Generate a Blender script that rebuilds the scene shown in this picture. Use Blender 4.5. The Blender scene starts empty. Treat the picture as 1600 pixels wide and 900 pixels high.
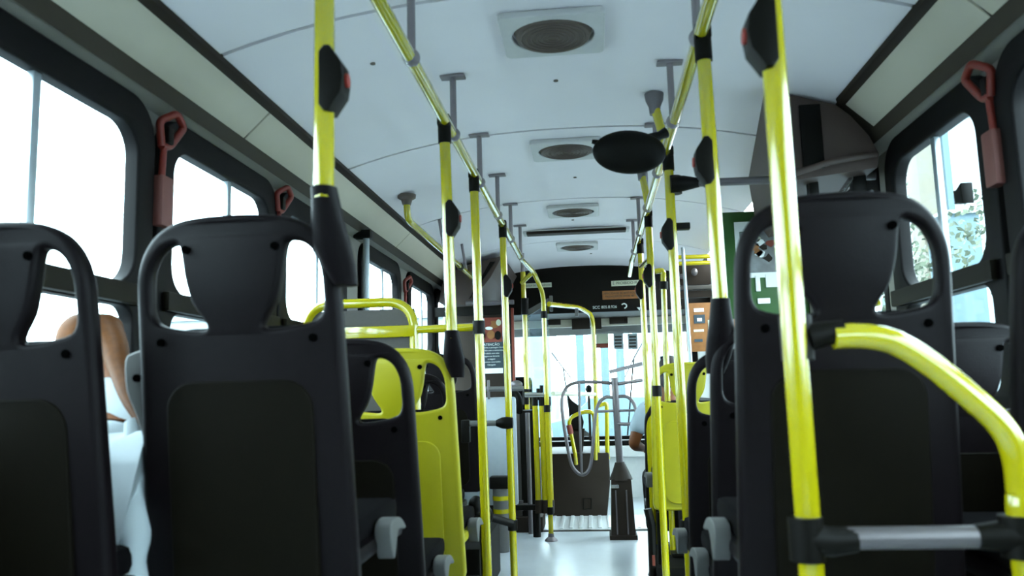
import bpy, bmesh, math, random
from mathutils import Vector, Matrix
random.seed(7)
S = bpy.context.scene
COL = S.collection
PI = math.pi
# ---------------------------------------------------------------- camera
F = 1244.0
YAW, PITCH, ROLL = .0976, .1286, -.0275
CAM = Vector((.074, 0, 1.12))
fw = Vector((-math.sin(YAW)*math.cos(PITCH), math.cos(YAW)*math.cos(PITCH), math.sin(PITCH)))
rt = fw.cross(Vector((0, 0, 1))).normalized(); up = rt.cross(fw)
r2 = rt*math.cos(ROLL)+up*math.sin(ROLL); u2 = -rt*math.sin(ROLL)+up*math.cos(ROLL)
cd = bpy.data.cameras.new('camera'); co = bpy.data.objects.new('camera', cd); COL.objects.link(co)
M = Matrix((r2, u2, -fw)).transposed().to_4x4(); M.translation = CAM
co.matrix_world = M
cd.sensor_fit = 'HORIZONTAL'; cd.sensor_width = 36; cd.lens = 36*F/1600
cd.clip_start = .02; cd.clip_end = 500
cd.dof.use_dof = True; cd.dof.focus_distance = 6.5; cd.dof.aperture_fstop = 4.0
S.camera = co
# ---------------------------------------------------------------- sky, exposure
w = bpy.data.worlds.new('overcast_sky'); S.world = w; w.use_nodes = True
bg = w.node_tree.nodes['Background']; bg.inputs['Color'].default_value = (.82, .95, 1.0, 1)
bg.inputs['Strength'].default_value = 15.0
S.view_settings.view_transform = 'Standard'; S.view_settings.look = 'None'
S.view_settings.exposure = 0.0; S.view_settings.gamma = 1; S.view_settings.use_curve_mapping = False

def ray(u, v): return fw*F + r2*(u-800) - u2*(v-450)
def at(u, v, Y):            # point of the bus at depth Y along the aisle
    d = ray(u, v); return CAM + d*((Y-CAM.y)/d.y)
def atx(u, v, X):
    d = ray(u, v); return CAM + d*((X-CAM.x)/d.x)
# ---------------------------------------------------------------- materials
def mat(name, col, rough=.5, metal=0., noise=.06, scale=30., bump=0., col2=None, coat=0., spec=.5):
    m = bpy.data.materials.new(name); m.use_nodes = True; nt = m.node_tree; b = nt.nodes['Principled BSDF']
    b.inputs['Roughness'].default_value = rough; b.inputs['Metallic'].default_value = metal
    b.inputs['Specular IOR Level'].default_value = spec
    if coat: b.inputs['Coat Weight'].default_value = coat; b.inputs['Coat Roughness'].default_value = .08; b.inputs['Coat IOR'].default_value = 1.6
    tc = nt.nodes.new('ShaderNodeTexCoord'); n = nt.nodes.new('ShaderNodeTexNoise'); n.inputs['Scale'].default_value = scale
    n.inputs['Detail'].default_value = 3
    nt.links.new(tc.outputs['Object'], n.inputs['Vector'])
    mx = nt.nodes.new('ShaderNodeMix'); mx.data_type = 'RGBA'
    c = Vector(col)
    mx.inputs[6].default_value = (*(c*(1-noise)), 1)
    mx.inputs[7].default_value = (*(Vector(col2) if col2 else c*(1+noise)), 1)
    nt.links.new(n.outputs['Fac'], mx.inputs[0]); nt.links.new(mx.outputs[2], b.inputs['Base Color'])
    if bump:
        bp = nt.nodes.new('ShaderNodeBump'); bp.inputs['Strength'].default_value = bump; bp.inputs['Distance'].default_value = .002
        n2 = nt.nodes.new('ShaderNodeTexNoise'); n2.inputs['Scale'].default_value = 400; nt.links.new(tc.outputs['Object'], n2.inputs['Vector'])
        nt.links.new(n2.outputs['Fac'], bp.inputs['Height']); nt.links.new(bp.outputs['Normal'], b.inputs['Normal'])
    return m
YEL = mat('yellow_paint', (.46, .40, .003), .2, coat=1., spec=.5)
YSEAT = mat('yellow_plastic', (.40, .365, .004), .42, noise=.1, scale=8)
BLK = mat('black_plastic', (.0028, .0022, .0010), .5, spec=.15)
SEAT = mat('charcoal_seat_plastic', (.0048, .0030, .0038), .45, noise=.25, scale=60, bump=.25, spec=.12)
SEATP = mat('charcoal_seat_pocket', (.0045, .0034, .0016), .6, noise=.2, bump=.25, spec=.07)
PAD = mat('dark_seat_fabric', (.004, .0035, .004), .9, noise=.3, scale=90, spec=.04)
BOLT = mat('bolt_black', (.001, .001, .001), .9, spec=.0)
LGREY = mat('light_grey_plastic', (.11, .11, .105), .5)
CEIL = mat('ceiling_offwhite', (.86, .82, .86), .55, noise=.03, scale=4)
COVE = mat('cove_beige', (.56, .52, .42), .55, noise=.05, scale=6)
WALL = mat('wall_panel_grey', (.26, .25, .22), .55, noise=.05, scale=6)
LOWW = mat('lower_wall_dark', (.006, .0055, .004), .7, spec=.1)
SEAM = mat('seam_brown', (.035, .025, .014), .7)
RUB = mat('window_rubber', (.0035, .0028, .0030), .6, spec=.14)
BAR = mat('window_bar', (.010, .008, .0045), .6, spec=.15)
ALU = mat('aluminium', (.40, .46, .50), .35, .6)
GSTEEL = mat('grey_steel', (.16, .145, .15), .38, .5)
HANG = mat('hanger_grey', (.24, .21, .225), .5, .2)
CHROME = mat('chrome', (.62, .62, .60), .22, .9)
RED = mat('red_plastic', (.20, .018, .010), .45)
REDB = mat('red_button', (.30, .02, .01), .4)
MAUVE = mat('faded_red_box', (.17, .055, .045), .6)
FLOOR = mat('floor_vinyl', (.50, .54, .57), .3, noise=.12, scale=5)
STEPM = mat('tread_plate', (.75, .78, .78), .35, .3)
HOUS = mat('housing_brown', (.065, .042, .034), .6)
BROWN = mat('dark_brown_panel', (.022, .015, .010), .6, spec=.2)
PALE = mat('pale_blue_panel', (.40, .46, .50), .45)
VENT = mat('vent_grille', (.12, .09, .075), .6)
VFR = mat('vent_frame', (.60, .59, .59), .5)
WHITE = mat('white_paint', (.80, .82, .80), .5)
GREEN = mat('poster_green', (.020, .085, .010), .5, noise=.15, scale=12)
ORANGE = mat('orange_print', (.28, .11, .025), .6, noise=.3, scale=25)
REDBR = mat('redbrown_print', (.22, .04, .02), .6)
BOARD = mat('blue_slate_board', (.02, .04, .055), .5)
TXT = mat('pale_lettering', (.6, .66, .62), .6)
TXTY = mat('yellow_lettering', (.75, .6, .15), .6)
TXTD = mat('dark_lettering', (.03, .04, .03), .6)
STRIP = mat('pale_sticker', (.62, .66, .50), .6)
GREY = mat('mid_grey_panel', (.055, .050, .042), .6, noise=.1, scale=80)
PHOTO = mat('poster_picture', (.16, .05, .015), .5, noise=.8, scale=14, col2=(.30, .33, .34))
SKIN = mat('skin', (.15, .05, .014), .55, noise=.08, spec=.2)
HAIR = mat('hair_brown', (.10, .032, .004), .6, noise=.35, scale=60, spec=.1)
SHIRT = mat('white_cotton', (.48, .54, .57), .85, noise=.04, bump=.3)
SHIRTB = mat('pale_blue_cotton', (.34, .42, .48), .85, noise=.05, bump=.3)
TROU = mat('white_trousers', (.45, .50, .53), .85, noise=.05)
DARKT = mat('dark_trousers', (.004, .004, .004), .85, spec=.1)
EYE = mat('eye_dark', (.02, .012, .008), .3)
ASPH = mat('asphalt', (.18, .20, .21), .9, noise=.1, scale=3)
BLDW = mat('building_white', (.30, .33, .34), .8, noise=.05, scale=1)
BLDB = mat('building_blue', (.07, .11, .13), .8, noise=.05, scale=1)
BLDP = mat('weathered_pillar', (.15, .15, .14), .8, noise=.25, scale=1.5, col2=(.12, .09, .05))
LEAF = mat('foliage', (.07, .085, .055), .8, noise=.4, scale=3)
BARK = mat('bark', (.16, .13, .10), .9)
def glassmat(name, tint, refl=.06):
    m = bpy.data.materials.new(name); m.use_nodes = True; nt = m.node_tree; nt.nodes.clear()
    o = nt.nodes.new('ShaderNodeOutputMaterial'); t = nt.nodes.new('ShaderNodeBsdfTransparent'); g = nt.nodes.new('ShaderNodeBsdfGlossy')
    t.inputs['Color'].default_value = (*tint, 1); g.inputs['Roughness'].default_value = .03
    mx = nt.nodes.new('ShaderNodeMixShader'); mx.inputs[0].default_value = refl
    nt.links.new(t.outputs[0], mx.inputs[1]); nt.links.new(g.outputs[0], mx.inputs[2]); nt.links.new(mx.outputs[0], o.inputs[0])
    return m
GLASS = glassmat('window_glass', (.90, .98, 1.0))
FROST = glassmat('screen_glass', (.80, .92, .98), .14)
MIRR = mat('mirror_face', (.8, .8, .8), .03, 1.)
# ---------------------------------------------------------------- mesh helpers
class MB:
    def __init__(s): s.bm = bmesh.new()
    def box(s, a, b, bev=0.):
        a, b = Vector(a), Vector(b)
        lo = Vector(map(min, a, b)); hi = Vector(map(max, a, b))
        vs = [s.bm.verts.new((x, y, z)) for x in (lo.x, hi.x) for y in (lo.y, hi.y) for z in (lo.z, hi.z)]
        fs = [s.bm.faces.new([vs[i] for i in q]) for q in ((0,1,3,2),(4,6,7,5),(0,4,5,1),(2,3,7,6),(0,2,6,4),(1,5,7,3))]
        if bev:
            es = list({e for f in fs for e in f.edges})
            bmesh.ops.bevel(s.bm, geom=es, offset=bev, segments=2, affect='EDGES', profile=.6)
        return s
    def ring(s, c, x, y, r, n, ry=None):
        return [s.bm.verts.new(c + x*(r*math.cos(2*PI*i/n)) + y*((ry or r)*math.sin(2*PI*i/n))) for i in range(n)]
    def tube(s, pts, r, n=14, closed=False, cap=True):
        pts = [Vector(p) for p in pts]; N = len(pts); rs = r if isinstance(r, (list, tuple)) else [r]*N
        d0 = (pts[1]-pts[0]).normalized(); x = d0.orthogonal().normalized(); rings = []
        for i, p in enumerate(pts):
            if closed: d = (pts[(i+1) % N]-pts[i-1]).normalized()
            elif i == 0: d = d0
            elif i == N-1: d = (pts[-1]-pts[-2]).normalized()
            else: d = ((pts[i+1]-p).normalized()+(p-pts[i-1]).normalized()).normalized()
            x = (x-d*x.dot(d)).normalized(); y = d.cross(x)
            rings.append(s.ring(p, x, y, rs[i], n))
        for i in range(N if closed else N-1):
            a, b = rings[i], rings[(i+1) % N]
            for k in range(n): s.bm.faces.new((a[k], a[(k+1) % n], b[(k+1) % n], b[k]))
        if cap and not closed:
            s.bm.faces.new(rings[0][::-1]); s.bm.faces.new(rings[-1])
        return s
    def prism(s, pts, axis, a, b, bev=0.):
        """polygon pts (2-D) extruded along axis 'x','y','z' from a to b"""
        def P(p, t): return {'x': (t, p[0], p[1]), 'y': (p[0], t, p[1]), 'z': (p[0], p[1], t)}[axis]
        A = [s.bm.verts.new(P(p, a)) for p in pts]; B = [s.bm.verts.new(P(p, b)) for p in pts]; n = len(pts)
        fs = [s.bm.faces.new(A), s.bm.faces.new(B[::-1])]
        for i in range(n): fs.append(s.bm.faces.new((A[i], B[i], B[(i+1) % n], A[(i+1) % n])))
        if bev:
            bmesh.ops.recalc_face_normals(s.bm, faces=fs)
            bmesh.ops.bevel(s.bm, geom=list({e for f in fs for e in f.edges}), offset=bev, segments=2, affect='EDGES', profile=.6)
        return s
    def ball(s, c, rx, ry, rz, rot=None, seg=20, rings=12):
        m = Matrix.Translation(Vector(c)) @ (rot.to_4x4() if rot else Matrix()) @ Matrix.Diagonal((rx, ry, rz, 1))
        bmesh.ops.create_uvsphere(s.bm, u_segments=seg, v_segments=rings, radius=1, matrix=m); return s
    def cyl(s, a, b, r, r2=None, n=20): return s.tube([a, b], [r, r if r2 is None else r2], n)
    def quadstrip(s, prof, y0, y1, th):
        """open profile (x,z) swept along y, given thickness th upwards/outwards"""
        n = len(prof); q = []
        for i, p in enumerate(prof):
            a = Vector(prof[max(i-1, 0)]); b = Vector(prof[min(i+1, n-1)]); t = (b-a).normalized(); q.append((p[0]-t.y*th, p[1]+t.x*th))
        return s.prism(list(prof)+q[::-1], 'y', y0, y1)
    def mesh(s, name, m):
        bmesh.ops.recalc_face_normals(s.bm, faces=s.bm.faces)
        me = bpy.data.meshes.new(name); s.bm.to_mesh(me); s.bm.free()
        me.materials.append(m); fin(me); return me
def fin(me):
    for p in me.polygons: p.use_smooth = True
    me.set_sharp_from_angle(angle=math.radians(38))
def thing(name, label, cat, loc=(0, 0, 0), group=None):
    o = bpy.data.objects.new(name, None); COL.objects.link(o); o.location = loc; o.empty_display_size = .1
    o['label'] = label; o['category'] = cat
    if group: o['group'] = group
    return o
def tag(o, label, cat, group=None):
    o['label'] = label; o['category'] = cat
    if group: o['group'] = group
    return o
def obj(name, mb, m=None, parent=None, label=None, local=False, kind=None):
    me = mb.mesh(name, m) if isinstance(mb, MB) else mb
    o = bpy.data.objects.new(name, me); COL.objects.link(o)
    if parent:
        o.parent = parent
        if not local:
            q = parent; off = Vector((0, 0, 0))
            while q: off += q.location; q = q.parent
            me.transform(Matrix.Translation(-off))
    if label: o['label'] = label
    if kind: o['kind'] = kind
    return o
def struct(name, mb, m, parent=None, label=None):
    o = obj(name, mb, m, parent)
    if not parent: o['kind'] = 'structure'
    if label: o['label'] = label
    return o
def dup(root, loc, label=None, group=None, parent=None):
    r = root.copy(); COL.objects.link(r); r.location = loc
    if label: r['label'] = label
    if group: r['group'] = group
    if parent: r.parent = parent
    for ch in list(root.children):
        c = ch.copy(); COL.objects.link(c); c.parent = r
        for g in list(ch.children):
            d = g.copy(); COL.objects.link(d); d.parent = c
    return r
def inset(lp, d):
    """move a closed outline inwards by d (outwards when d < 0)"""
    n = len(lp); A = sum(lp[i][0]*lp[(i+1) % n][1]-lp[(i+1) % n][0]*lp[i][1] for i in range(n)); sg = 1 if A > 0 else -1; out = []
    for i in range(n):
        a, b, c = Vector(lp[i-1][:2]), Vector(lp[i][:2]), Vector(lp[(i+1) % n][:2])
        e1 = (b-a).normalized() if (b-a).length > 1e-7 else Vector((0, 0)); e2 = (c-b).normalized() if (c-b).length > 1e-7 else e1
        n1 = Vector((-e1.y, e1.x)); n2 = Vector((-e2.y, e2.x)); m = n1+n2
        m = m.normalized() if m.length > 1e-6 else n1
        k = d*sg/max(m.dot(n1), .5) if n1.length else d*sg
        out.append((b.x+m.x*k, b.y+m.y*k))
    return out
def sheet(loops, th, bev, m, fn, name='sheet', res=3):
    """flat outline with holes, given thickness and rounded rims; fn maps (a,b,depth) to the world"""
    cu = bpy.data.curves.new('c', 'CURVE'); cu.dimensions = '2D'; cu.fill_mode = 'BOTH'
    cu.extrude = max(th/2-bev, 0); cu.bevel_depth = bev; cu.bevel_resolution = res if bev else 0
    for li, lp in enumerate(loops):
        if bev: lp = inset(lp, bev if li == 0 else -bev)
        sp = cu.splines.new('POLY'); sp.points.add(len(lp)-1); sp.use_cyclic_u = True
        for i, p in enumerate(lp): sp.points[i].co = (p[0], p[1], 0, 1)
    o = bpy.data.objects.new('c', cu); COL.objects.link(o)
    me = bpy.data.meshes.new_from_object(o.evaluated_get(bpy.context.evaluated_depsgraph_get())); me.name = name
    bpy.data.objects.remove(o); bpy.data.curves.remove(cu)
    for v in me.vertices: v.co = Vector(fn(v.co.x, v.co.y, v.co.z))
    bm = bmesh.new(); bm.from_mesh(me); bmesh.ops.remove_doubles(bm, verts=bm.verts, dist=1e-5)
    bmesh.ops.recalc_face_normals(bm, faces=bm.faces); bm.to_mesh(me); bm.free()
    me.materials.clear(); me.materials.append(m); fin(me); return me
def rrect(a0, b0, a1, b1, r, n=7):
    out = []
    for cx, cy, s in ((a1-r, b1-r, 0), (a0+r, b1-r, 1), (a0+r, b0+r, 2), (a1-r, b0+r, 3)):
        for i in range(n+1):
            t = (s+i/n)*PI/2; out.append((cx+r*math.cos(t), cy+r*math.sin(t)))
    return out
def smooth(pts, n=6, closed=False):
    """Catmull-Rom through points"""
    P = [Vector(p) for p in pts]; N = len(P); out = []
    rng = range(N) if closed else range(N-1)
    for i in rng:
        p1, p2 = P[i], P[(i+1) % N]
        p0 = P[i-1] if (closed or i > 0) else p1; p3 = P[(i+2) % N] if (closed or i+2 < N) else p2
        for k in range(n):
            t = k/n; out.append(.5*((2*p1)+(p2-p0)*t+(2*p0-5*p1+4*p2-p3)*t*t+(3*p1-p0-3*p2+p3)*t**3))
    if not closed: out.append(P[-1])
    return out
def bend(pts, r=.06, n=6):
    """polyline with rounded corners"""
    P = [Vector(p) for p in pts]; out = [P[0]]
    for i in range(1, len(P)-1):
        a, b, c = P[i-1], P[i], P[i+1]; rr = min(r, (a-b).length*.48, (c-b).length*.48)
        s = b+(a-b).normalized()*rr; e = b+(c-b).normalized()*rr
        for k in range(n+1):
            t = k/n; out.append(s*(1-t)**2+b*2*t*(1-t)+e*t*t)
    out.append(P[-1]); return out
def text(name, s, size, m, loc, xdir, ydir, parent, ext=.001):
    cu = bpy.data.curves.new(name, 'FONT'); cu.body = s; cu.size = size; cu.extrude = ext; cu.align_x = 'CENTER'; cu.align_y = 'CENTER'
    o = bpy.data.objects.new(name, cu); COL.objects.link(o)
    me = bpy.data.meshes.new_from_object(o.evaluated_get(bpy.context.evaluated_depsgraph_get())); bpy.data.objects.remove(o)
    x = Vector(xdir).normalized(); y = Vector(ydir).normalized(); z = x.cross(y)
    mm = Matrix((x, y, z)).transposed().to_4x4(); mm.translation = Vector(loc); me.transform(mm)
    me.materials.clear(); me.materials.append(m)
    return obj(name, me, None, parent)
# ================================================================ SETTING
XW = 1.18
Y0, Y1 = -1.5, 8.6
# floor: low front part, raised rear part under the first rows
floor = struct('floor', MB().box((-XW, 2.9, -.06), (XW, Y1, 0)), FLOOR)
struct('trim_1', MB().box((-XW, Y0, -.06), (XW, 1.95, .43)), FLOOR)
struct('trim_2', MB().box((-XW, 1.95, -.06), (XW, 2.9, .21)), FLOOR)
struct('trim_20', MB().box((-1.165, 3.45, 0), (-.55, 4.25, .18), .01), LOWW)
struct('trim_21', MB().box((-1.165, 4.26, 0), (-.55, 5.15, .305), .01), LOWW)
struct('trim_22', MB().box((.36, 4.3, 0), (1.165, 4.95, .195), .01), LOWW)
struct('trim_23', MB().box((-1.2, 8.69, .3), (1.2, 8.95, .60), .02), WHITE)
# ceiling panels on a dark backing
def czp(x): return 2.268-.135*(abs(x)/1.0)**2.4
prof = [(x, czp(x)) for x in [1.0-.1*i for i in range(21)]]
back = [(p[0], p[1]+.012) for p in prof]
ceiling = struct('ceiling', MB().quadstrip(back[::-1], Y0, 7.45, .03), SEAM)
seams = [-1.5, -.43, .87, 2.17, 3.42, 4.74, 6.10, 7.43]
pp = prof[::-1]
for a, b in zip(seams, seams[1:]):
    obj('ceiling_panel', MB().quadstrip(pp, a+.009, b-.009, .011), CEIL, ceiling)
for x_, y_ in ((-.02, 2.86), (.47, 3.02), (.02, 4.25), (-.62, 2.5), (-.02, 5.35), (.1, 6.75), (.42, 1.95)):
    obj('screw', MB().cyl((x_, y_, czp(x_)-.004), (x_, y_, czp(x_)+.002), .009, n=10), VENT, ceiling)
# cove: dark rail, beige panels, groove
def side(s, p): return [(s*x, z) for x, z in p]
for s, nm in ((-1, 'left'), (1, 'right')):
    e = Y1-1.17 if s < 0 else 2.88
    bk = struct('trim_3' if s < 0 else 'trim_4', MB().prism(side(s, [(1.0, 2.15), (1.03, 2.125), (1.112, 2.025), (1.137, 1.985), (1.165, 2.02), (1.05, 2.2)]), 'y', Y0, 7.43 if s < 0 else 4.3), SEAM)
    obj('edge_rail', MB().prism(side(s, [(.988, 2.14), (.992, 2.122), (1.006, 2.114), (1.020, 2.112), (1.03, 2.135), (1.0, 2.15)]), 'y', Y0, e), BROWN, bk)
    js = [-1.5, -.1, 2.02, 2.88] if s > 0 else [-1.5, .4, 2.6, 4.78, 6.9]
    for a, b in zip(js, js[1:]):
        obj('cove_panel', MB().prism(side(s, [(1.018, 2.113), (1.110, 2.024), (1.128, 2.045), (1.045, 2.135)]), 'y', a+.005, b-.005, .003), COVE, bk)
# side walls with windows
def wall(s, nm, wins, y0, y1, doors=()):
    fn = lambda a, b, d: (s*(XW+.02)+d, a, b)
    outer = [(y0, -.06), (y1, -.06), (y1, 2.0), (y0, 2.0)]
    holes = [rrect(a-.07, 1.01, b+.07, 1.955, .11) for a, b in wins]+[[(a, -.02), (b, -.02), (b, 1.95), (a, 1.95)] for a, b in doors]
    o = obj('wall_'+nm, sheet([outer]+holes, .03, 0, WALL, fn, 'wall')); o['kind'] = 'structure'
    obj('upper_panel', MB().prism(side(s, [(1.137, 1.992), (1.15, 1.985), (1.187, 1.962), (1.22, 1.962), (1.2, 2.03)]), 'y', y0, y1), WALL, o)
    # dark lower lining
    segs = []; cur = y0
    for a, b in sorted(doors): segs.append((cur, a-.03)); cur = b+.03
    segs.append((cur, y1))
    for a, b in segs:
        if b-a > .05: obj('wall_lining', MB().box((s*(XW+.004), a, 0), (s*(XW-.012), b, 1.0)), LOWW, o)
    return o
LW = [(-1.35, -.75), (-.60, .05), (.20, 1.02), (1.17, 2.04), (2.235, 2.945), (3.13, 3.86), (4.29, 5.03), (5.41, 6.14), (6.38, 7.1), (7.55, 8.4)]
RW = [(-1.35, -.75), (-.60, .05), (.20, 1.02), (1.17, 2.07), (2.27, 2.87), (4.25, 5.0), (5.3, 6.1)]
wl = wall(-1, 'left', LW, Y0, Y1)
wr = wall(1, 'right', RW, Y0, Y1, [(3.07, 3.97), (6.45, 7.35)])
win_n = [0]
def window(s, a, b, div=True):
    win_n[0] += 1
    fn = lambda p, q, d: (s*(XW+.002)+d, p, q)
    fr = obj('window_%d' % win_n[0], sheet([rrect(a-.085, .995, b+.085, 1.97, .12), rrect(a, 1.437, b, 1.88, .085), rrect(a, 1.08, b, 1.375, .05)], .045, .008, RUB, fn, 'window_frame'))
    fr['kind'] = 'structure'
    obj('divider_bar', MB().box((s*(XW-.024), a-.06, 1.378), (s*(XW-.045), b+.06, 1.434), .006), BAR, fr)
    obj('glass_pane', MB().box((s*(XW+.006), a-.02, 1.42), (s*(XW+.010), b+.02, 1.90)), GLASS, fr)
    obj('lower_glass_pane', MB().box((s*(XW+.006), a-.02, 1.06), (s*(XW+.010), b+.02, 1.39)), GLASS, fr)
    if div:
        m = (a+b)/2 + (.04 if s < 0 else 0)
        obj('sliding_bar', MB().box((s*(XW-.006), m-.014, 1.436), (s*(XW+.012), m+.014, 1.885), .003), ALU, fr)
    return fr
for a, b in LW: window(-1, a, b)
wins_r = [window(1, a, b) for a, b in RW]
# black pillars between window frames
lat = wins_r[4]
c = atx(1497, 305, 1.15)
obj('window_latch', MB().prism([(c.y+a_, c.z+b_) for a_, b_ in ((-.02, -.03), (.015, -.02), (.03, -.022), (.03, .022), (.015, .018), (-.02, .033))], 'x', XW-.03, XW+.004, .003), BLK, lat)
# unseen rear wall, closed so no light from behind reflects on seat backs
rw = obj('wall_back', sheet([[(-1.2, -.06), (1.2, -.06), (1.2, 2.3), (-1.2, 2.3)]], .03, 0, WALL, lambda a, b, d: (a, Y0-.02+d, b))); rw['kind'] = 'structure'
obj('rear_panel', MB().box((-1.0, Y0+.0, .5), (1.0, Y0+.03, 2.0), .01), BROWN, rw)
# doors (right side): two leaves each with a full height pane
for n, (a, b) in enumerate([(3.07, 3.97), (6.45, 7.35)]):
    d = thing('door_%d' % (n+1), '', ''); del d['label']; del d['category']; d['kind'] = 'structure'; d.location = (XW, (a+b)/2, 0)
    mid = (a+b)/2
    for p, q in ((a, mid), (mid, b)):
        lf = obj('door_leaf', sheet([[(p+.004, .01), (q-.004, .01), (q-.004, 1.94), (p+.004, 1.94)], rrect(p+.05, .16, q-.05, 1.86, .05)], .035, .005, RUB, lambda u, v, t: (XW+.02+t, u, v)), None, d)
        obj('glass_pane', MB().box((XW+.017, p+.045, .15), (XW+.022, q-.045, 1.87)), GLASS, lf)
    obj('door_handrail', MB().tube(bend([(XW-.0, a+.1, .7), (XW-.08, a+.1, .72), (XW-.08, a+.1, 1.4), (XW-.0, a+.1, 1.42)], .04), .014), YEL, d)
# front: header, lower grey band, windshield
hd = struct('wall_front', MB().box((-1.18, 7.46, 1.83), (1.18, 7.56, 2.33), .004), BLK)
hy = 7.45
obj('warning_sticker', MB().box(at(955, 439, hy), at(1012, 445, hy)+Vector((0, .006, 0))), STRIP, hd, 'long pale sticker with a dark line of lettering')
text('lettering', 'É PROIBIDO FUMAR', .036, TXTD, at(984, 442, hy-.002), (1, 0, 0), (0, 0, 1), hd)
obj('orange_sticker', MB().box(at(941, 455, hy), at(998, 466, hy)+Vector((0, .006, 0))), ORANGE, hd, 'orange sticker with two lines of dark lettering')
for k, sx in enumerate(('CAPACIDADE 36 SENTADOS', 'PASSAGEIROS EM PÉ 40')):
    text('lettering', sx, .026, TXTD, at(968, 458+5*k, hy-.002), (1, 0, 0), (0, 0, 1), hd)
obj('narrow_sticker', MB().box(at(820, 443, hy), at(862, 448.5, hy)+Vector((0, .006, 0))), STRIP, hd)
text('lettering', 'SAÍDA DE EMERGÊNCIA', .022, TXTD, at(841, 446, hy-.002), (1, 0, 0), (0, 0, 1), hd)
text('lettering', 'SCC 805.8.926', .037, TXT, at(945, 480, hy-.003), (1, 0, 0), (0, 0, 1), hd)
obj('emblem', MB().tube([at(975+4*math.cos(t), 478+3.5*math.sin(t), hy-.004) for t in [i*PI/7-2.6 for i in range(10)]], .006, 6), TXT, hd)
obj('emblem', MB().prism([(at(972, 0, hy).x, at(975, 481, hy).z), (at(979, 0, hy).x, at(975, 481, hy).z), (at(976, 0, hy).x, at(975, 486, hy).z)], 'y', hy-.006, hy+.004), TXT, hd)
gb = struct('trim_5', MB().prism([(7.50, 1.84), (8.5, 1.79), (8.62, 1.70), (8.66, 1.70), (8.66, 1.9), (7.5, 1.95)], 'x', -1.18, 1.18), GREY)
vb = struct('trim_6', MB().box((-1.18, 8.0, 1.74), (1.18, 8.05, 1.86), .004), COVE)
for u0, v0, u1, v1 in ((856, 494, 876, 507), (893, 494, 922, 514), (928, 493, 940, 514), (952, 494, 981, 505)):
    obj('speaker_grille', MB().box(at(u0, v0, 7.95), at(u1, v1, 7.95)+Vector((0, .05, 0)), .004), BROWN, vb)
# windshield
ws = obj('window_31', sheet([[(-1.2, .5), (1.2, .5), (1.2, 1.85), (-1.2, 1.85)], rrect(-1.12, .62, 1.12, 1.74, .1)], .05, .008, RUB, lambda a, b, d: (a, 8.64+d, b))); ws['kind'] = 'structure'
obj('glass_pane', MB().box((-1.14, 8.64, .6), (1.14, 8.646, 1.76)), GLASS, ws)
struct('trim_7', MB().box((-1.2, 8.5, -.06), (1.2, 8.68, .50), .01), WHITE)
struct('trim_8', MB().box((-1.2, 8.42, .535), (1.2, 8.62, .585), .008), BLK)
struct('trim_9', MB().box((-1.2, 8.40, .42), (1.2, 8.60, .53), .008), WHITE)
# overhead hatch slot and lights in the ceiling
def vent(y):
    t = thing('ceiling_vent', '', 'vent', (-.01, y, czp(0)), 'round ceiling vents')
    z = czp(0)
    obj('frame', sheet([rrect(-.165+(-.01), y-.15, .165-.01, y+.15, .02), [(-.01+.132*math.cos(i*PI/16), y+.118*math.sin(i*PI/16)) for i in range(32)]], .022, .005, VFR, lambda a, b, d: (a, b, z-.012+d)), None, t)
    g = MB().cyl((-.01, y, z-.026), (-.01, y, z-.004), .118, .126, 32)
    for k in range(6): 
        rr = .018+.017*k
        g.tube([(-.01+rr*math.cos(i*PI/10), y+rr*math.sin(i*PI/10), z-.027) for i in range(20)], .0035, 5, closed=True)
    obj('grille', g, VENT, t); return t
for y, lb in ((2.44, 'nearest round grey ceiling vent in a square frame, above the aisle'),
              (3.70, 'second round ceiling vent from the rear, left of the black oval mirror'),
              (5.03, 'third round ceiling vent from the rear, just behind the dark roof slot'),
              (6.32, 'farthest small round ceiling vent, in front of the dark roof slot')):
    vent(y)['label'] = lb
sl = thing('roof_slot', 'long narrow dark slot across the ceiling centre line', 'vent', (.0, 5.65, 2.26))
obj('slot_frame', MB().box((-.385, 5.60, 2.236), (.375, 5.72, 2.262), .006), VFR, sl)
obj('dark_opening', MB().box((-.36, 5.595, 2.230), (.35, 5.69, 2.25), .003), BROWN, sl)
pa = thing('access_panel', 'small square service flap in the ceiling at upper right', 'panel', (.93, 2.1, 2.16))
for (y0_, dx) in ((2.10, 0),):
    q = MB(); 
    q.tube([(.80, 1.98, czp(.80)-.001), (.80, 2.10, czp(.80)-.001), (.93, 2.10, czp(.93)-.001), (.93, 1.98, czp(.93)-.001)], .003, 6, closed=True)
    obj('flap_edge', q, BROWN, pa)
    obj('flap', MB().prism([(.802, czp(.802)-.001), (.928, czp(.928)-.001), (.928, czp(.928)-.004), (.802, czp(.802)-.004)], 'y', 1.984, 2.096), CEIL, pa)
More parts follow.
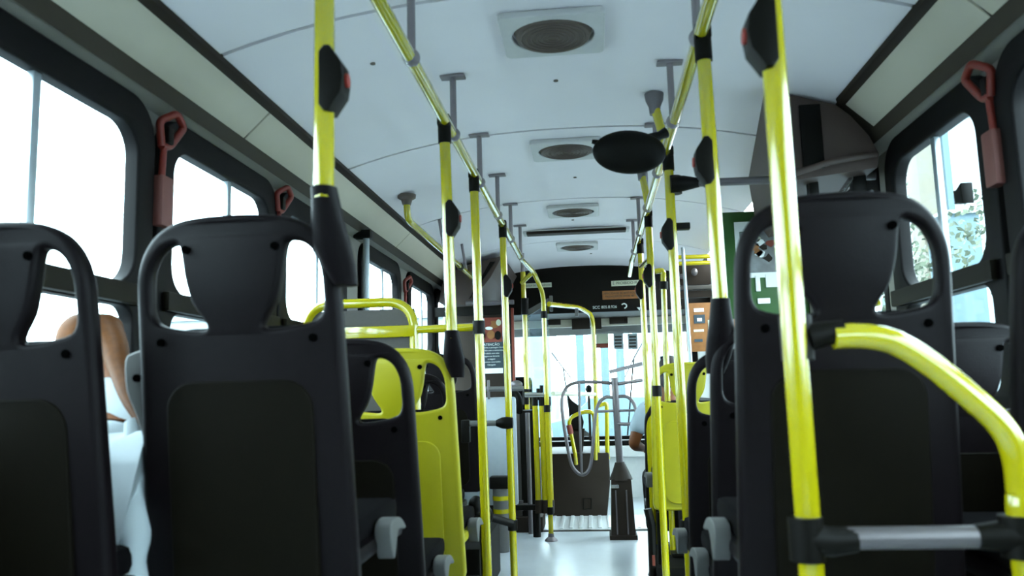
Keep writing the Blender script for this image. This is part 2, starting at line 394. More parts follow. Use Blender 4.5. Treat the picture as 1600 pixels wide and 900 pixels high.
# ================================================================ HANDRAILS AND POLES
XR = .39; ZR = 2.035
def rail(s, label, ends, joints, hangers):
    t = thing('overhead_handrail', label, 'handrail', (s*XR, 1.5, ZR))
    obj('rail_tube', MB().tube(ends, .0185, 16), YEL, t)
    for y in hangers:
        x = s*(XR-.004); z = czp(x)
        h = obj('hanger', MB().cyl((x+s*.0, y, ZR+.012), (x, y, z-.006), .0115, n=12).ball((x, y, ZR), .024, .03, .024, seg=12, rings=8), HANG, t)
        obj('ceiling_flange', MB().box((x-.045, y-.022, z-.010), (x+.045, y+.022, z-.001), .003), HANG, h)
    for y in joints:
        obj('coupling', MB().cyl((s*XR, y-.012, ZR), (s*XR, y+.012, ZR), .0215), CHROME, t)
    return t
hy_l = [.05, .72, 1.38, 2.05, 2.72, 3.39, 4.06, 4.73, 5.38]
rail(-1, 'left yellow overhead handrail hung from the ceiling, bending down at its front end',
     bend([(-XR, -.9, ZR), (-XR, 5.55, ZR), (-.335, 5.95, 2.0), (-.285, 6.13, 1.86), (-.285, 6.15, 1.72)], .12), hy_l, hy_l)
rail(1, 'right yellow overhead handrail carrying the black oval mirror',
     bend([(XR, -.9, ZR), (XR, 5.75, ZR), (.39, 6.2, 1.99)], .1), hy_l+[5.78], hy_l)

def clamp(mb, x, y, z, h=.05, r=.0255):
    return mb.cyl((x, y, z-h/2), (x, y, z+h/2), r, n=18)
def stop_button(parent, x, y, z, s):
    """black push housing on a pole, facing +x (s=1) or -x (s=-1)"""
    P_ = [(0, -.062), (.012, -.062), (.020, -.05), (.036, -.028), (.040, 0), (.036, .028), (.020, .05), (.012, .062), (0, .062), (-.01, .05), (-.01, -.05)]
    b = obj('stop_button', MB().prism([(x+s*(.006+p[0]*.92), z+p[1]) for p in P_], 'y', y-.026, y+.026, .003), BLK, parent)
    obj('push_button', MB().cyl((x+s*.041, y, z), (x+s*.046, y, z), .013, n=16), REDB, b, 'red push button')
def pole(label, x, y, z0, z1, top='clamp', btn=None, clamps=(), sleeve=None, foot=False, x1=None, y1=None):
    """x,y at the bottom; x1,y1 at the top"""
    x1 = x if x1 is None else x1; y1 = y if y1 is None else y1
    t = thing('grab_pole', label, 'pole', (x, y, z0))
    def L(z): k = (z-z0)/(z1-z0); return (x+(x1-x)*k, y+(y1-y)*k, z)
    obj('pole_tube', MB().cyl(L(z0), L(z1), .0188, n=18), YEL, t)
    if top == 'clamp':
        obj('top_clamp', MB().cyl(L(z1-.075), L(z1-.008), .0225, n=18).box(Vector(L(z1))-Vector((.022, .024, .02)), Vector(L(z1))+Vector((.022, .024, .022)), .008), BLK, t)
    if top == 'flange':
        a = Vector(L(z1)); obj('ceiling_cup', MB().tube([a-Vector((0, 0, .075)), a-Vector((0, 0, .045)), a-Vector((0, 0, .02)), a-Vector((0, 0, .001))], [.021, .022, .032, .038], 18), GSTEEL, t)
    if btn:
        a = L(btn[0]); stop_button(t, a[0], a[1], btn[0], btn[1])
    for z in clamps:
        a = L(z); obj('clamp', clamp(MB(), a[0], a[1], z, .055), BLK, t)
    if foot: obj('floor_flange', MB().tube([(x, y, z0+.055), (x, y, z0+.03), (x, y, z0+.012), (x, y, z0)], [.021, .024, .045, .05], 18), GSTEEL, t)
    if sleeve: # tapered black socket joining the pole to the corner of a seat back
        zt, zb, sd, sc_, dy = sleeve
        s = MB(); n = 14; rings = []
        KR = [(0, .0235, 0), (.08, .025, 0), (.34, .031, -.001), (.57, .036, .001), (.78, .032, .009), (1, .022, .018)]
        for k, rx, cx_ in KR:
            z = zt+(zb-zt)*k; a = Vector(L(zt))
            cx = a.x+sd*cx_*sc_; cy = a.y+dy*k; ry = .026 if k < .6 else .022
            rings.append([s.bm.verts.new((cx+rx*math.cos(2*PI*j/n), cy+ry*math.sin(2*PI*j/n), z)) for j in range(n)])
        for a, b in zip(rings, rings[1:]):
            for j in range(n): s.bm.faces.new((a[j], a[(j+1) % n], b[(j+1) % n], b[j]))
        s.bm.faces.new(rings[0]); s.bm.faces.new(rings[-1])
        obj('seat_sleeve', s, SEAT, t)
    return t
# left side
pole('thick near left pole rising from the aisle corner of the near left seat', -.398, 1.37, 1.475, ZR, btn=(1.695, 1), sleeve=(1.495, 1.325, 1, 1, .075))
pole('left pole rising from the corner of the yellow seat, second from the rear', -.388, 2.62, 1.30, ZR, btn=(1.70, 1), sleeve=(1.325, 1.17, 1, .5, .05), x1=-.395, y1=2.58)
p3 = pole('left pole to the floor beside the yellow tube screen', -.372, 3.27, .0, ZR, x1=-.395, y1=3.26, clamps=(1.385,), foot=True)
p4 = pole('left floor pole with a black button housing level with the front panel', -.375, 4.30, .0, ZR, x1=-.39, btn=(1.69, 1), clamps=(.42,), foot=True)
p5 = pole('yellow pole under the bent front end of the left handrail, with a round floor flange', -.285, 6.15, .0, 1.74, top='none', clamps=(1.70, .98, .22), foot=True)
# right side
pA = pole('thick near right pole with the bent yellow guard rail fixed to it', .392, 1.29, .43, ZR, btn=(1.675, -1), x1=.378, y1=1.24)
obj('clamp', MB().cyl((.3915, 1.277, 1.155), (.392, 1.28, 1.225), .0245, n=18).cyl((.41, 1.275, 1.19), (.462, 1.27, 1.20), .022, .016), BLK, pA)
pB = pole('right pole ending in a black sleeve on the second row seat corner', .40, 2.03, 1.31, ZR, btn=(1.69, -1), sleeve=(1.335, 1.15, -1, .9, .05), x1=.395)
pC = pole('right floor pole below the mirror with the grey cross bar clamped to it', .402, 3.09, .0, ZR, btn=(1.705, -1), clamps=(.60,), foot=True)
pD = pole('right floor pole joined by a yellow bridge to the next pole ahead', .40, 4.20, .0, ZR, btn=(1.70, -1), clamps=(1.10,), foot=True)
pE = pole('slim far right pole with a black button box before the front panel', .405, 5.03, .0, ZR, btn=(1.73, -1), foot=True)
for lb_, y, xo in (('short yellow ceiling stub with a grey cup, meeting the rail above the oval mirror', 3.03, .355), ('short yellow ceiling stub with a grey cup, second one along the right rail', 4.02, .365)):
    t_ = thing('ceiling_stub', lb_, 'pole', (xo, y, czp(.36)), 'ceiling stubs of the right rail')
    obj('stub_tube', MB().cyl((xo, y, czp(.36)-.05), (.386, y-.03, ZR), .0180), YEL, t_)
    obj('ceiling_cup', MB().tube([(xo, y, czp(.36)-.085), (xo, y, czp(.36)-.055), (xo, y, czp(.36)-.03), (xo, y, czp(.36)-.002)], [.021, .023, .034, .038], 16), GSTEEL, t_)
hk = thing('hooked_pole', 'slim yellow pole with a hooked top between the right floor poles', 'pole', (at(1037, 600, 4.65).x, 4.65, 0))
obj('pole_tube', MB().tube(bend([at(1024, 424, 4.65), at(1036, 422, 4.65), Vector((at(1037, 600, 4.65).x, 4.65, 0))], .03, 5), .017), YEL, hk)
obj('clamp', MB().cyl(at(1037, 440, 4.65), at(1037, 452, 4.65), .024), BLK, hk)
obj('bridge', MB().tube(bend([(.402, 4.20, 1.84), (.402, 4.23, 1.80), (.404, 5.0, 1.87), (.405, 5.03, 1.90)], .03), .016), YEL, pD)
# grey cross bar from pole C to the wall by the rear door
cb = thing('door_cross_bar', 'grey horizontal bar above the rear door clamped to a yellow pole', 'bar', (.41, 3.05, 1.88))
a = at(1060, 287, 3.07); b = Vector((1.16, 3.04, 1.885))
obj('bar_tube', MB().cyl(a, b, .0155), GSTEEL, cb)
obj('end_clamp', MB().tube([a-Vector((.03, 0, 0)), a, a+Vector((.02, 0, 0)), a+Vector((.075, 0, 0)), a+Vector((.085, 0, 0))], [.028, .032, .031, .019, .016], 16).cyl(a+Vector((-.012, .02, -.035)), a+Vector((-.012, .02, .035)), .027), BLK, cb)
obj('short_stub', MB().box(at(1052, 348, 3.09), at(1079, 357, 3.09)+Vector((0, .04, 0)), .004), BLK, pC)
# oval mirror on an arm
mr = thing('oval_mirror', 'black back of an oval convex mirror hanging from the right handrail', 'mirror', at(1040, 210, 2.68))
c = at(983, 238, 2.66)
rot = Matrix.Rotation(.10, 3, 'Y') @ Matrix.Rotation(.25, 3, 'X')
obj('mirror_back', MB().ball(c, .124, .035, .0735, rot, 40, 20), BLK, mr)
obj('mirror_face', MB().ball(c+Vector((0, .012, 0)), .116, .032, .067, rot, 40, 20), MIRR, mr)
q = MB(); a = at(1003, 225, 2.66); b = at(1041, 207, 2.68)
q.tube([a, a.lerp(b, .4), a.lerp(b, .75), b], [.032, .022, .015, .019], 14); 
obj('mirror_arm', q, BLK, mr); obj('mirror_lug', MB().cyl(at(938, 224, 2.66), at(925, 221, 2.66), .012, .007), BLK, mr)
# bent guard rail in front of the near right seat
gd = thing('guard_rail', 'thick bent yellow guard rail with grey lower bar before the right seats', 'handrail', (.46, 1.27, .43))
GY = 1.27
pts = [at(1304, 526, GY), at(1395, 530, GY), at(1575, 672, GY), at(1592, 835, GY), at(1600, 905, GY)]
pts[-1] = Vector((pts[-2].x+.005, GY, .43))
pts = [at(u, v, GY) for u, v in ((1302, 526), (1350, 525), (1400, 536), (1450, 566), (1505, 610), (1560, 660), (1585, 705), (1595, 770), (1598, 835))]
pts.append(Vector((pts[-1].x+.005, GY, .43)))
obj('bent_tube', MB().tube(smooth(pts, 5), .0195, 18), YEL, gd)
a = at(1262, 842, GY); b = at(1592, 838, GY)
obj('lower_bar', MB().cyl(a+Vector((.03, 0, 0)), b, .0165), GSTEEL, gd, 'grey steel lower bar')
obj('bar_clamp', MB().cyl((a.x-.002, GY, a.z-.032), (a.x-.002, GY, a.z+.032), .0255).tube([a, a+Vector((.035, 0, -.004)), a+Vector((.07, 0, -.002))], [.026, .022, .018], 14), BLK, gd)
obj('bar_clamp', MB().cyl((b.x, GY, b.z-.03), (b.x, GY, b.z+.03), .0255).tube([b-Vector((.06, 0, 0)), b-Vector((.03, 0, 0)), b], [.018, .022, .026], 14), BLK, gd)
# ================================================================ SEATS
def seat_proto(name, label, back_m, pocket_m, H=1.05):
    t = thing(name, label, 'seat')
    hw_t, hw_b, rec = .1975, .209, .105
    def out():
        L_ = []
        arc = [(-.1975, -.17), (-.194, -.11), (-.180, -.065), (-.152, -.03), (-.112, -.0095), (-.06, -.002), (0, 0)]
        arc = smooth(arc, 4)
        left = [(-hw_b+.03, -.80), (-hw_b+.008, -.792), (-hw_b, -.765)] + [(p[0], p[1]) for p in arc]
        right = [(-p[0], p[1]) for p in left[:-1]][::-1]
        return left+right
    def hole(s):
        h = [(236, 470), (239, 430), (252, 400), (270, 386), (288, 384), (294, 400), (300, 440), (311, 480), (333, 515), (324, 525), (282, 521), (248, 512), (237, 495)]
        h = [(s*(u-380)/858, -(v-338)/858) for u, v in h]
        return [tuple(p) for p in smooth([Vector((a, b, 0)) for a, b in h], 3, True)]
    def fn(a, b, d):
        k = -b/.80
        curve = .018*(1-(a/.2)**2)*(1 if b < -.2 else 1)   # gently wrapped around the sitter
        return (a, rec*k-.02*math.sin(min(k*3, 1)*PI)*.6+d+(.022*(abs(a)/.2)**2.2)*1.0-.01, H+b)
    o2 = [tuple(p)[:2] for p in out()]
    hl = [[p[:2] for p in hole(-1)], [p[:2] for p in hole(1)]]
    sh = obj('backrest_shell', sheet([o2]+hl, .036, .012, back_m, fn, 'backrest_shell', 4), None, t, local=True)
    pk = rrect(-.142, -.76, .142, -.315, .055)
    obj('rear_pocket_panel', sheet([pk], .012, .004, pocket_m, lambda a, b, d: (a, fn(a, b, d)[1]-.020, H+b)), None, t, local=True)
    for x, z in ((-.086, -.066), (.086, -.066), (-.147, -.238), (.147, -.238)):
        y = fn(x, z, 0)[1]
        obj('bolt', MB().cyl((x, y-.024, H+z), (x, y-.014, H+z), .0078, n=12), BOLT, t, local=True)
    # sitter's side
    obj('back_cushion', sheet([rrect(-.155, -.62, .155, -.21, .05)], .04, .015, PAD, lambda a, b, d: (a, fn(a, b, d)[1]+.035, H+b)), None, t, local=True)
    obj('seat_cushion', MB().box((-.185, .10, .40), (.185, .50, .455), .018), PAD, t, local=True)
    obj('seat_pan', MB().box((-.195, .08, .365), (.195, .51, .40), .012), back_m, t, local=True)
    obj('pedestal', MB().box((-.05, .18, .0), (.05, .40, .367), .01).box((-.12, .12, 0), (.12, .46, .02), .004), BLK, t, local=True)
    return t
def side_guard(t, s, y=.27, z=.385):
    x0 = s*.197
    pts = smooth([Vector((p[0]*.55, p[1]*.52, 0)) for p in ((0, .0), (-.012, .05), (0, .085), (.05, .10), (.105, .09), (.15, .055), (.155, .035), (.11, .045), (.075, .04), (.055, .0), (.04, -.055), (.02, -.055))], 3, True)
    obj('side_guard', sheet([[(p.x, p.y) for p in pts]], (.045), .004, LGREY, lambda a, b, d: (x0+s*.012+d*.8+s*a*.12, y+a, z+b)), None, t, local=True, label='light grey hip guard')
dark = seat_proto('bus_seat', 'near left charcoal seat back filling the left foreground beside the aisle', SEAT, SEATP)
yel = seat_proto('bus_seat', 'yellow priority seat on the left behind the tube screen', YSEAT, YSEAT)
G = 'charcoal plastic seats'
dark.location = (-.597, 1.445, .418); dark.scale.x = 1.02
seats = {}
def ds(label, x, y, ztop): return _ds(label, x, y, ztop-.018)
def _ds(label, x, y, ztop): return dup(dark, (x, y, ztop-1.05), label, G)
dark['group'] = G
s_w = ds('charcoal window seat at the left edge of the view, nearest on the left side', -.980, 1.31, 1.462)
s_2 = ds('charcoal aisle seat directly ahead of the near left seat, yellow showing through its handle hole', -.592, 2.05, 1.285)
s_2w = ds('charcoal window seat ahead of the person in the white shirt', -.975, 2.12, 1.265)
r_1 = ds('near right charcoal seat back behind the thick yellow pole and guard rail', .537, 1.46, 1.475)
r_1w = ds('charcoal window seat cut off by the right edge of the view', .975, 1.42, 1.44)
r_2 = ds('second charcoal aisle seat on the right, a black pole sleeve on its corner', .565, 2.05, 1.30)
r_2w = ds('second row right window seat, its dark top low below the window bar', .972, 2.05, 1.275)
r_3 = ds('third charcoal aisle seat on the right with pale light in its handle hole', .572, 2.64, 1.255)
l_4 = ds('far left charcoal seat seen through the yellow seat handle hole', -.80, 3.72, 1.235)
l_5 = ds('far left charcoal seat with its handle loop right of the black pole sleeve', -.80, 4.60, 1.36)
r_5 = ds('far right charcoal seat carrying the person in pale blue', .575, 5.02, 1.055)
for o_ in (s_w, s_2w, r_1w, r_2w): o_.scale.x = .905
for o_ in (s_2, r_2, r_3, l_4, l_5, r_5): o_.scale.x = 1.0
r_1.scale.x = .955; r_1.location.x = .526
yel.location = (-.592, 2.68, .225); yel['group'] = 'yellow priority seats'
ry = dup(yel, (.583, 4.42, .20), 'yellow priority seat on the right behind the row of poles', 'yellow priority seats')
for t, s in ((dark, 1), (s_2, 1), (r_1, -1), (r_2, -1), (yel, 1), (r_3, -1), (ry, -1)): side_guard(t, s)
# hinge plate between the two near left seats
hp = obj('hinge_plate', sheet([[tuple(p)[:2] for p in smooth([Vector(p+(0,)) for p in ((-.035, .06), (-.02, .075), (.02, .082), (.03, .05), (.03, -.10), (.015, -.11), (-.008, -.05), (-.03, .0))], 3, True)]], .02, .006, LGREY,
    lambda a, b, d: (-.592-.212+a, 1.50+d, 1.14+b)), None, dark, 'pale grey plate at the seat side')
obj('bolt', MB().cyl((-.592-.218, 1.484, 1.165), (-.592-.218, 1.492, 1.165), .008, n=12), BOLT, hp)
# ================================================================ YELLOW TUBE SCREEN AND SIDE RAIL
SY = 3.27
sc = thing('tube_screen', 'yellow tube frame with dark grey infill standing behind the yellow seat', 'screen', (-.65, SY, 0))
q = [Vector((-1.13, SY, .0)), Vector((-1.13, SY, 1.505)), Vector((-.665, SY, 1.505)), Vector((-.64, SY, .0))]
obj('frame_tube', MB().tube(bend(q, .12, 8), .0205, 16), YEL, sc)
obj('cross_band', MB().box((-1.12, SY-.022, 1.355), (-.655, SY+.004, 1.405), .008), YEL, sc)
obj('infill_panel', MB().box((-1.11, SY-.004, .25), (-.66, SY+.006, 1.475)), GREY, sc)
obj('link_tube', MB().cyl((-.65, SY, 1.385), (-.375, SY, 1.388), .0165), YEL, sc)
# side handrail on the left, hung from a ceiling cup
sr = thing('side_handrail', 'bent yellow tube dropping from a brown ceiling cup on the left', 'handrail', (-.87, 4.05, 2.19))
fa = Vector((-.87, 4.05, czp(.87)-.005))
obj('ceiling_cup', MB().tube([fa, fa-Vector((0, 0, .018)), fa-Vector((0, 0, .028)), fa-Vector((0, 0, .055))], [.05, .048, .03, .022], 18), VENT, sr)
obj('bent_tube', MB().tube(bend([fa-Vector((0, 0, .04)), fa+Vector((.0, .02, -.13)), Vector((-.80, 4.75, 1.975)), Vector((-.80, 6.3, 1.975))], .09, 6), .0185, 14), YEL, sr)
for y in (4.75, 5.6):
    obj('hanger', MB().cyl((-.80, y, 1.985), (-.83, y, czp(.83)), .010, n=10), HANG, sr)
obj('coupling', MB().cyl((-.80, 5.3, 1.975), (-.80, 5.36, 1.975), .0225), BLK, sr)
# silver tube by the left wall
wt = thing('wall_tube', 'thin silver vertical tube beside the left window pillar', 'tube', (-1.11, 4.12, 1.0))
obj('tube', MB().cyl((-1.11, 4.12, 1.0), (-1.11, 4.12, 1.98), .0165), ALU, wt)
obj('bracket', MB().box((-1.175, 4.09, 1.955), (-1.08, 4.15, 2.0), .006), BLK, wt)
wt2 = thing('wall_tube', 'thin silver vertical tube on the far right beside the orange notice', 'tube', (.85, 5.6, 0))
obj('tube', MB().cyl((.79, 5.8, .0), (.76, 5.8, 2.12), .013), ALU, wt2)
wt2.location = (.79, 5.8, 0); wt2.children[0].location = Vector((.85, 5.6, 0))-Vector((.79, 5.8, 0))
# low clamps and tubes in front of pole four
lb = thing('low_rail', 'short grey rail with a black cone clamp on the left floor pole', 'bar', (-.60, 4.28, .9))
a = at(727, 662, 4.28); b = at(784, 661, 4.28)
obj('rail_tube', MB().cyl(a, b, .015), LGREY, lb)
obj('cone_clamp', MB().tube([b-Vector((.03, 0, 0)), b, b+Vector((.03, 0, 0)), b+Vector((.06, 0, 0))], [.017, .03, .033, .028], 14), BLK, lb)
obj('bracket', MB().box(a+Vector((-.02, -.02, -.10)), a+Vector((.025, .02, .02)), .005), BLK, lb)
lc = thing('seat_end_rail', 'black clamped rail end at floor level beside the left floor pole', 'bar', (-.48, 4.2, 0))
a = at(757, 806, 4.2)
obj('rail_tube', MB().cyl(a, at(800, 818, 4.28), .02).cyl(a, at(740, 788, 4.1), .03), BLK, lc)
obj('post', MB().cyl((a.x, a.y, a.z), (a.x+.01, a.y, 0), .028), BLK, lc)
obj('knuckle', MB().ball(a, .045, .045, .055).ball(at(744, 790, 4.1), .04, .04, .05), BLK, lc)
# ================================================================ STRAPS / LEVERS: red emergency window levers
def lever(label, s, y, z=1.62):
    t = thing('emergency_lever', label, 'lever', (s*1.16, y, z), 'red emergency window levers')
    x = s*1.155
    obj('lever_box', MB().box((x-.018, y-.032, z), (x+.018, y+.03, z+.15), .008), MAUVE, t, 'faded red box')
    obj('lever_stem', MB().tube([(x, y-.01, z+.14), (x, y+.0, z+.27)], .010, 10), RED, t)
    xi = x-s*.03
    obj('lever_loop', MB().tube(bend([(x, y-.015, z+.24), (x, y+.03, z+.25), (xi, y+.055, z+.315), (xi, y+.01, z+.345), (x, y-.03, z+.31), (x, y-.015, z+.24)], .014, 4), .0115, 10), RED, t)
    obj('lever_base', MB().box((x-.01, y-.01, z+.25), (x+.02, y+.02, z+.30), .005), BLK, t)
    return t
lever('red window lever on the pillar right of the nearest left window', -1, 2.16)
lever('red window lever partly behind the near left seat top', -1, 3.03)
lever('dark red window lever on the far left wall above the yellow screen', -1, 5.21, 1.56)
lever('red window lever on the black pillar at the right edge', 1, 2.165)
# ================================================================ REAR DOOR HOUSING, BULKHEAD, POSTER
hs = thing('door_mechanism_box', 'brown-grey boxed housing above the rear door under the ceiling', 'housing', (.95, 2.9, 1.84))
q = MB(); A = [(.745, 2.195), (.99, 2.125), (1.04, 2.08), (1.10, 2.0), (1.13, 1.93), (1.12, 1.88), (.84, 1.85), (.765, 2.02)]
B = [(.90, 2.155), (.99, 2.125), (1.04, 2.08), (1.10, 2.0), (1.13, 1.93), (1.12, 1.88), (.98, 1.85), (.92, 1.95)]
va = [q.bm.verts.new((x, 2.90, z)) for x, z in A]; vb_ = [q.bm.verts.new((x, 4.05, z)) for x, z in B]
q.bm.faces.new(va); q.bm.faces.new(vb_[::-1])
for i in range(8): q.bm.faces.new((va[i], vb_[i], vb_[(i+1) % 8], va[(i+1) % 8]))
obj('box_cover', q, HOUS, hs)
obj('dark_hatch', MB().box((.86, 2.885, 1.885), (.935, 2.90, 2.125), .003), BLK, hs)
obj('door_arm', MB().tube([(.80, 2.87, 1.86), (.95, 2.86, 1.90), (1.12, 2.9, 1.93)], .012, 10), HOUS, hs)
obj('door_arm', MB().tube([(1.0, 2.95, 1.80), (1.06, 3.0, 1.87), (1.15, 3.05, 1.93)], .010, 10), CHROME, hs)
obj('bracket', MB().box((.90, 2.98, 1.79), (.935, 3.02, 1.86), .003), BLK, hs); obj('bracket', MB().box((1.06, 2.99, 1.80), (1.11, 3.03, 1.90), .003), BLK, hs)
bh = thing('green_notice_board', 'green framed notice board with a picture, standing ahead of the rear door', 'sign', (.98, 4.12, 1.5))
bx0 = at(1131, 400, 4.1).x
obj('board', MB().box((bx0, 4.10, 1.45), (1.165, 4.13, 2.0), .004), GREEN, bh)
obj('picture', MB().box((bx0+.085, 4.094, 1.68), (1.165, 4.101, 1.89)), PHOTO, bh, 'brown and white printed picture')
for z0_, z1_ in ((1.895, 1.945), (1.655, 1.68)):
    obj('white_margin', MB().box((bx0+.06, 4.095, z0_), (1.165, 4.101, z1_)), WHITE, bh)
obj('white_margin', MB().box((bx0+.06, 4.0945, 1.655), (bx0+.083, 4.101, 1.945)), WHITE, bh)
text('lettering', 'AVISO', .034, TXTD, (bx0+.17, 4.093, 1.92), (1, 0, 0), (0, 0, 1), bh)
obj('white_patch', MB().box(at(1180, 430, 4.09), at(1189, 455, 4.09)+Vector((0, .01, 0)), .003), WHITE, bh)
obj('white_patch', MB().box(at(1196, 428, 4.09), at(1222, 448, 4.09)+Vector((0, .01, 0)), .003), WHITE, bh)
obj('white_patch', MB().box(at(1184, 466, 4.09), at(1204, 474, 4.09)+Vector((0, .01, 0)), .003), WHITE, bh)
rn = random.Random(5)
for k in range(16):
    px_, pz_ = bx0+.10+rn.random()*.22, 1.70+rn.random()*.17
    obj('printed_shape', MB().prism([(px_+.028*rn.uniform(.5, 1.1)*math.cos(i*PI/4), pz_+.022*rn.uniform(.5, 1.1)*math.sin(i*PI/4)) for i in range(8)], 'y', 4.0905, 4.094), [REDBR, STRIP, WHITE, ORANGE, PALE, BROWN][k % 6], bh)
obj('side_post', MB().box((bx0, 4.10, 0), (bx0+.03, 4.13, 1.45), .004).box((1.13, 4.10, 0), (1.165, 4.13, 1.45), .004), GSTEEL, bh)
# far right: double yellow bars, orange notice, dark header
yb = thing('header_bars', 'pair of yellow horizontal bars on the far right below the ceiling', 'bar', (.9, 5.9, 1.98))
for v in (402, 412):
    a = at(1058, v, 5.9); obj('bar', MB().cyl(a, Vector((1.17, 5.9, a.z-.005)), .016), YEL, yb)
dh = thing('door_header_panel', 'dark header panel with a grey ledge on the far right above the orange notice', 'panel', (.9, 6.2, 1.75))
obj('panel', MB().box(at(1057, 415, 6.2), Vector((1.16, 6.24, at(1057, 446, 6.2).z)), .004), BROWN, dh)
obj('ledge', MB().box(at(1057, 447, 6.17), Vector((1.16, 6.24, at(1057, 454, 6.2).z)), .004), GREY, dh)
obj('dark_strip', MB().box(at(1057, 455, 6.2), Vector((1.16, 6.24, at(1057, 466, 6.2).z)), .004), BROWN, dh)
obj('knob', MB().ball(at(1066, 432, 6.15), .03, .02, .02).ball(at(1085, 425, 6.15), .025, .02, .03), GSTEEL, dh)
on = thing('orange_notice', 'orange notice with pale printed blocks on the far right', 'sign', (.95, 6.0, 1.5))
a = at(1070, 474, 6.0); b = at(1135, 548, 6.0); b.x = 1.166
obj('sheet', MB().box(a, b+Vector((0, .012, 0)), .002), ORANGE, on)
for (u0, v0, u1, v1, m) in ((1084, 482, 1100, 487, WHITE), (1084, 492, 1102, 505, BOARD), (1089, 497, 1097, 502, WHITE), (1106, 500, 1128, 520, STRIP), (1084, 515, 1100, 518, STRIP), (1085, 530, 1098, 534, BOARD)):
    obj('printed_block', MB().box(at(u0, v0, 5.995), at(u1, v1, 5.995)+Vector((0, .004, 0))), m, on)
# ================================================================ FRONT LEFT: driver bulkhead, posters, panels
BY = 6.9
bk = thing('driver_bulkhead', 'dark brown bulkhead behind the driver on the left', 'partition', (-.85, BY, 0))
e = at(801, 500, BY).x
obj('panel', MB().box((-1.165, BY, .0), (e, BY+.04, 1.82), .005), BROWN, bk)
obj('edge_strip', MB().box((e-.012, BY-.012, .3), (e+.008, BY+.045, 1.84), .002), REDBR, bk, 'dark red edge strip')
pt = thing('picture_poster', 'orange and white picture poster on the dark bulkhead', 'poster', (-.8, BY-.01, 1.6))
obj('sheet', MB().box(at(748, 497, BY-.008), at(785, 534, BY-.008)+Vector((0, .005, 0))), REDBR, pt)
def blob(nm, u, v, ru, rv, m, par, Y, n=14):
    P_ = [at(u+ru*math.cos(i*2*PI/n), v+rv*math.sin(i*2*PI/n), Y) for i in range(n)]
    return obj(nm, MB().prism([(p.x, p.z) for p in P_], 'y', Y-.0015, Y+.0015), m, par)
blob('printed_shape', 771, 507, 9, 6, ORANGE, pt, BY-.012); blob('printed_shape', 779, 504, 4, 5, STRIP, pt, BY-.014)
blob('printed_shape', 763, 505, 4.5, 5, REDBR, pt, BY-.015); blob('printed_shape', 764, 513, 6, 2.5, WHITE, pt, BY-.016)
blob('printed_shape', 767, 523, 6, 7, ORANGE, pt, BY-.017); blob('printed_shape', 778, 524, 5, 7, BLK, pt, BY-.018); blob('printed_shape', 754, 524, 4, 7, BLK, pt, BY-.018)
obj('white_corner', MB().box(at(745, 498, BY-.01), at(757, 516, BY-.01)+Vector((0, .004, 0))), WHITE, pt)
pt2 = thing('text_board', 'slate blue board with lines of pale text under the picture poster', 'sign', (-.8, BY-.01, 1.3))
obj('board', MB().box(at(751, 535, BY-.006), at(786, 575, BY-.006)+Vector((0, .005, 0))), BOARD, pt2)
for k, sx in enumerate(('ATENÇÃO', 'Mantenha a passagem livre', 'Não fale com o motorista', 'Proibido som alto', 'Segure-se durante', 'a viagem', 'Assentos reservados', 'Obrigado')):
    text('lettering', sx, .019 if k else .03, TXT, at(768, 538.5+4.5*k, BY-.012), (1, 0, 0), (0, 0, 1), pt2)
obj('white_border', MB().box(at(751, 576, BY-.01), at(786, 583, BY-.01)+Vector((0, .004, 0))), WHITE, pt2)
# overhead box, left front
ob_ = thing('overhead_locker', 'sloping brown overhead locker at the front left ceiling corner', 'locker', (-.95, 6.3, 1.8))
obj('body', MB().prism([(-1.12, 1.83), (-.88, 1.80), (-.70, 2.02), (-.60, 2.19), (-.95, 2.11), (-1.09, 2.0)], 'y', 6.2, 7.4, .006), HOUS, ob_)
obj('dark_side', MB().prism([(-.875, 1.85), (-.83, 1.90), (-.66, 2.14), (-.70, 2.14)], 'y', 6.18, 6.21), BLK, ob_)
obj('ledge_tube', MB().cyl(at(728, 474, 6.15), at(803, 472, 6.15), .018), GSTEEL, ob_)
obj('dark_opening', MB().box((-1.15, 6.17, 1.715), (-.62, 6.19, 1.79), .003), BLK, ob_)
# pale partition with a grey rail on top
pb = thing('pale_partition', 'pale blue low partition with grey rail between the left poles', 'partition', (-.8, 5.9, 0))
a = at(728, 622, 5.9); b = at(806, 622, 5.9)
obj('panel', MB().box((a.x-.12, 5.88, .30), (b.x, 5.92, a.z), .02), PALE, pb)
obj('top_rail', MB().cyl(at(750, 608, 5.86), at(818, 607, 5.86), .019), LGREY, pb)
obj('leg', MB().cyl((a.x, 5.9, 0), (a.x, 5.9, .32), .016), GSTEEL, pb)
obj('leg', MB().cyl((b.x-.04, 5.9, 0), (b.x-.04, 5.9, .32), .016), GSTEEL, pb)
obj('clamp', MB().box(at(761, 594, 5.84), at(765, 624, 5.84)+Vector((0, .03, 0)), .003), GSTEEL, pb)
# bin
bn = thing('waste_bin', 'small dark lidded bin with yellow stripes behind the left poles', 'bin', (-.72, 5.75, 0))
a = at(782, 752, 5.75)
obj('lid', MB().box((a.x-.075, 5.70, a.z-.05), (a.x+.075, 5.82, a.z+.035), .012), BLK, bn)
obj('body', MB().tube([(a.x, 5.76, .0), (a.x, 5.76, a.z-.05)], [.05, .06], 16), LGREY, bn)
obj('stripe', MB().tube([(a.x, 5.76, a.z-.13), (a.x, 5.76, a.z-.10)], [.061, .062], 16), YEL, bn, 'yellow band')
obj('stripe', MB().tube([(a.x, 5.76, a.z-.22), (a.x, 5.76, a.z-.19)], [.059, .060], 16), YEL, bn, 'yellow band')
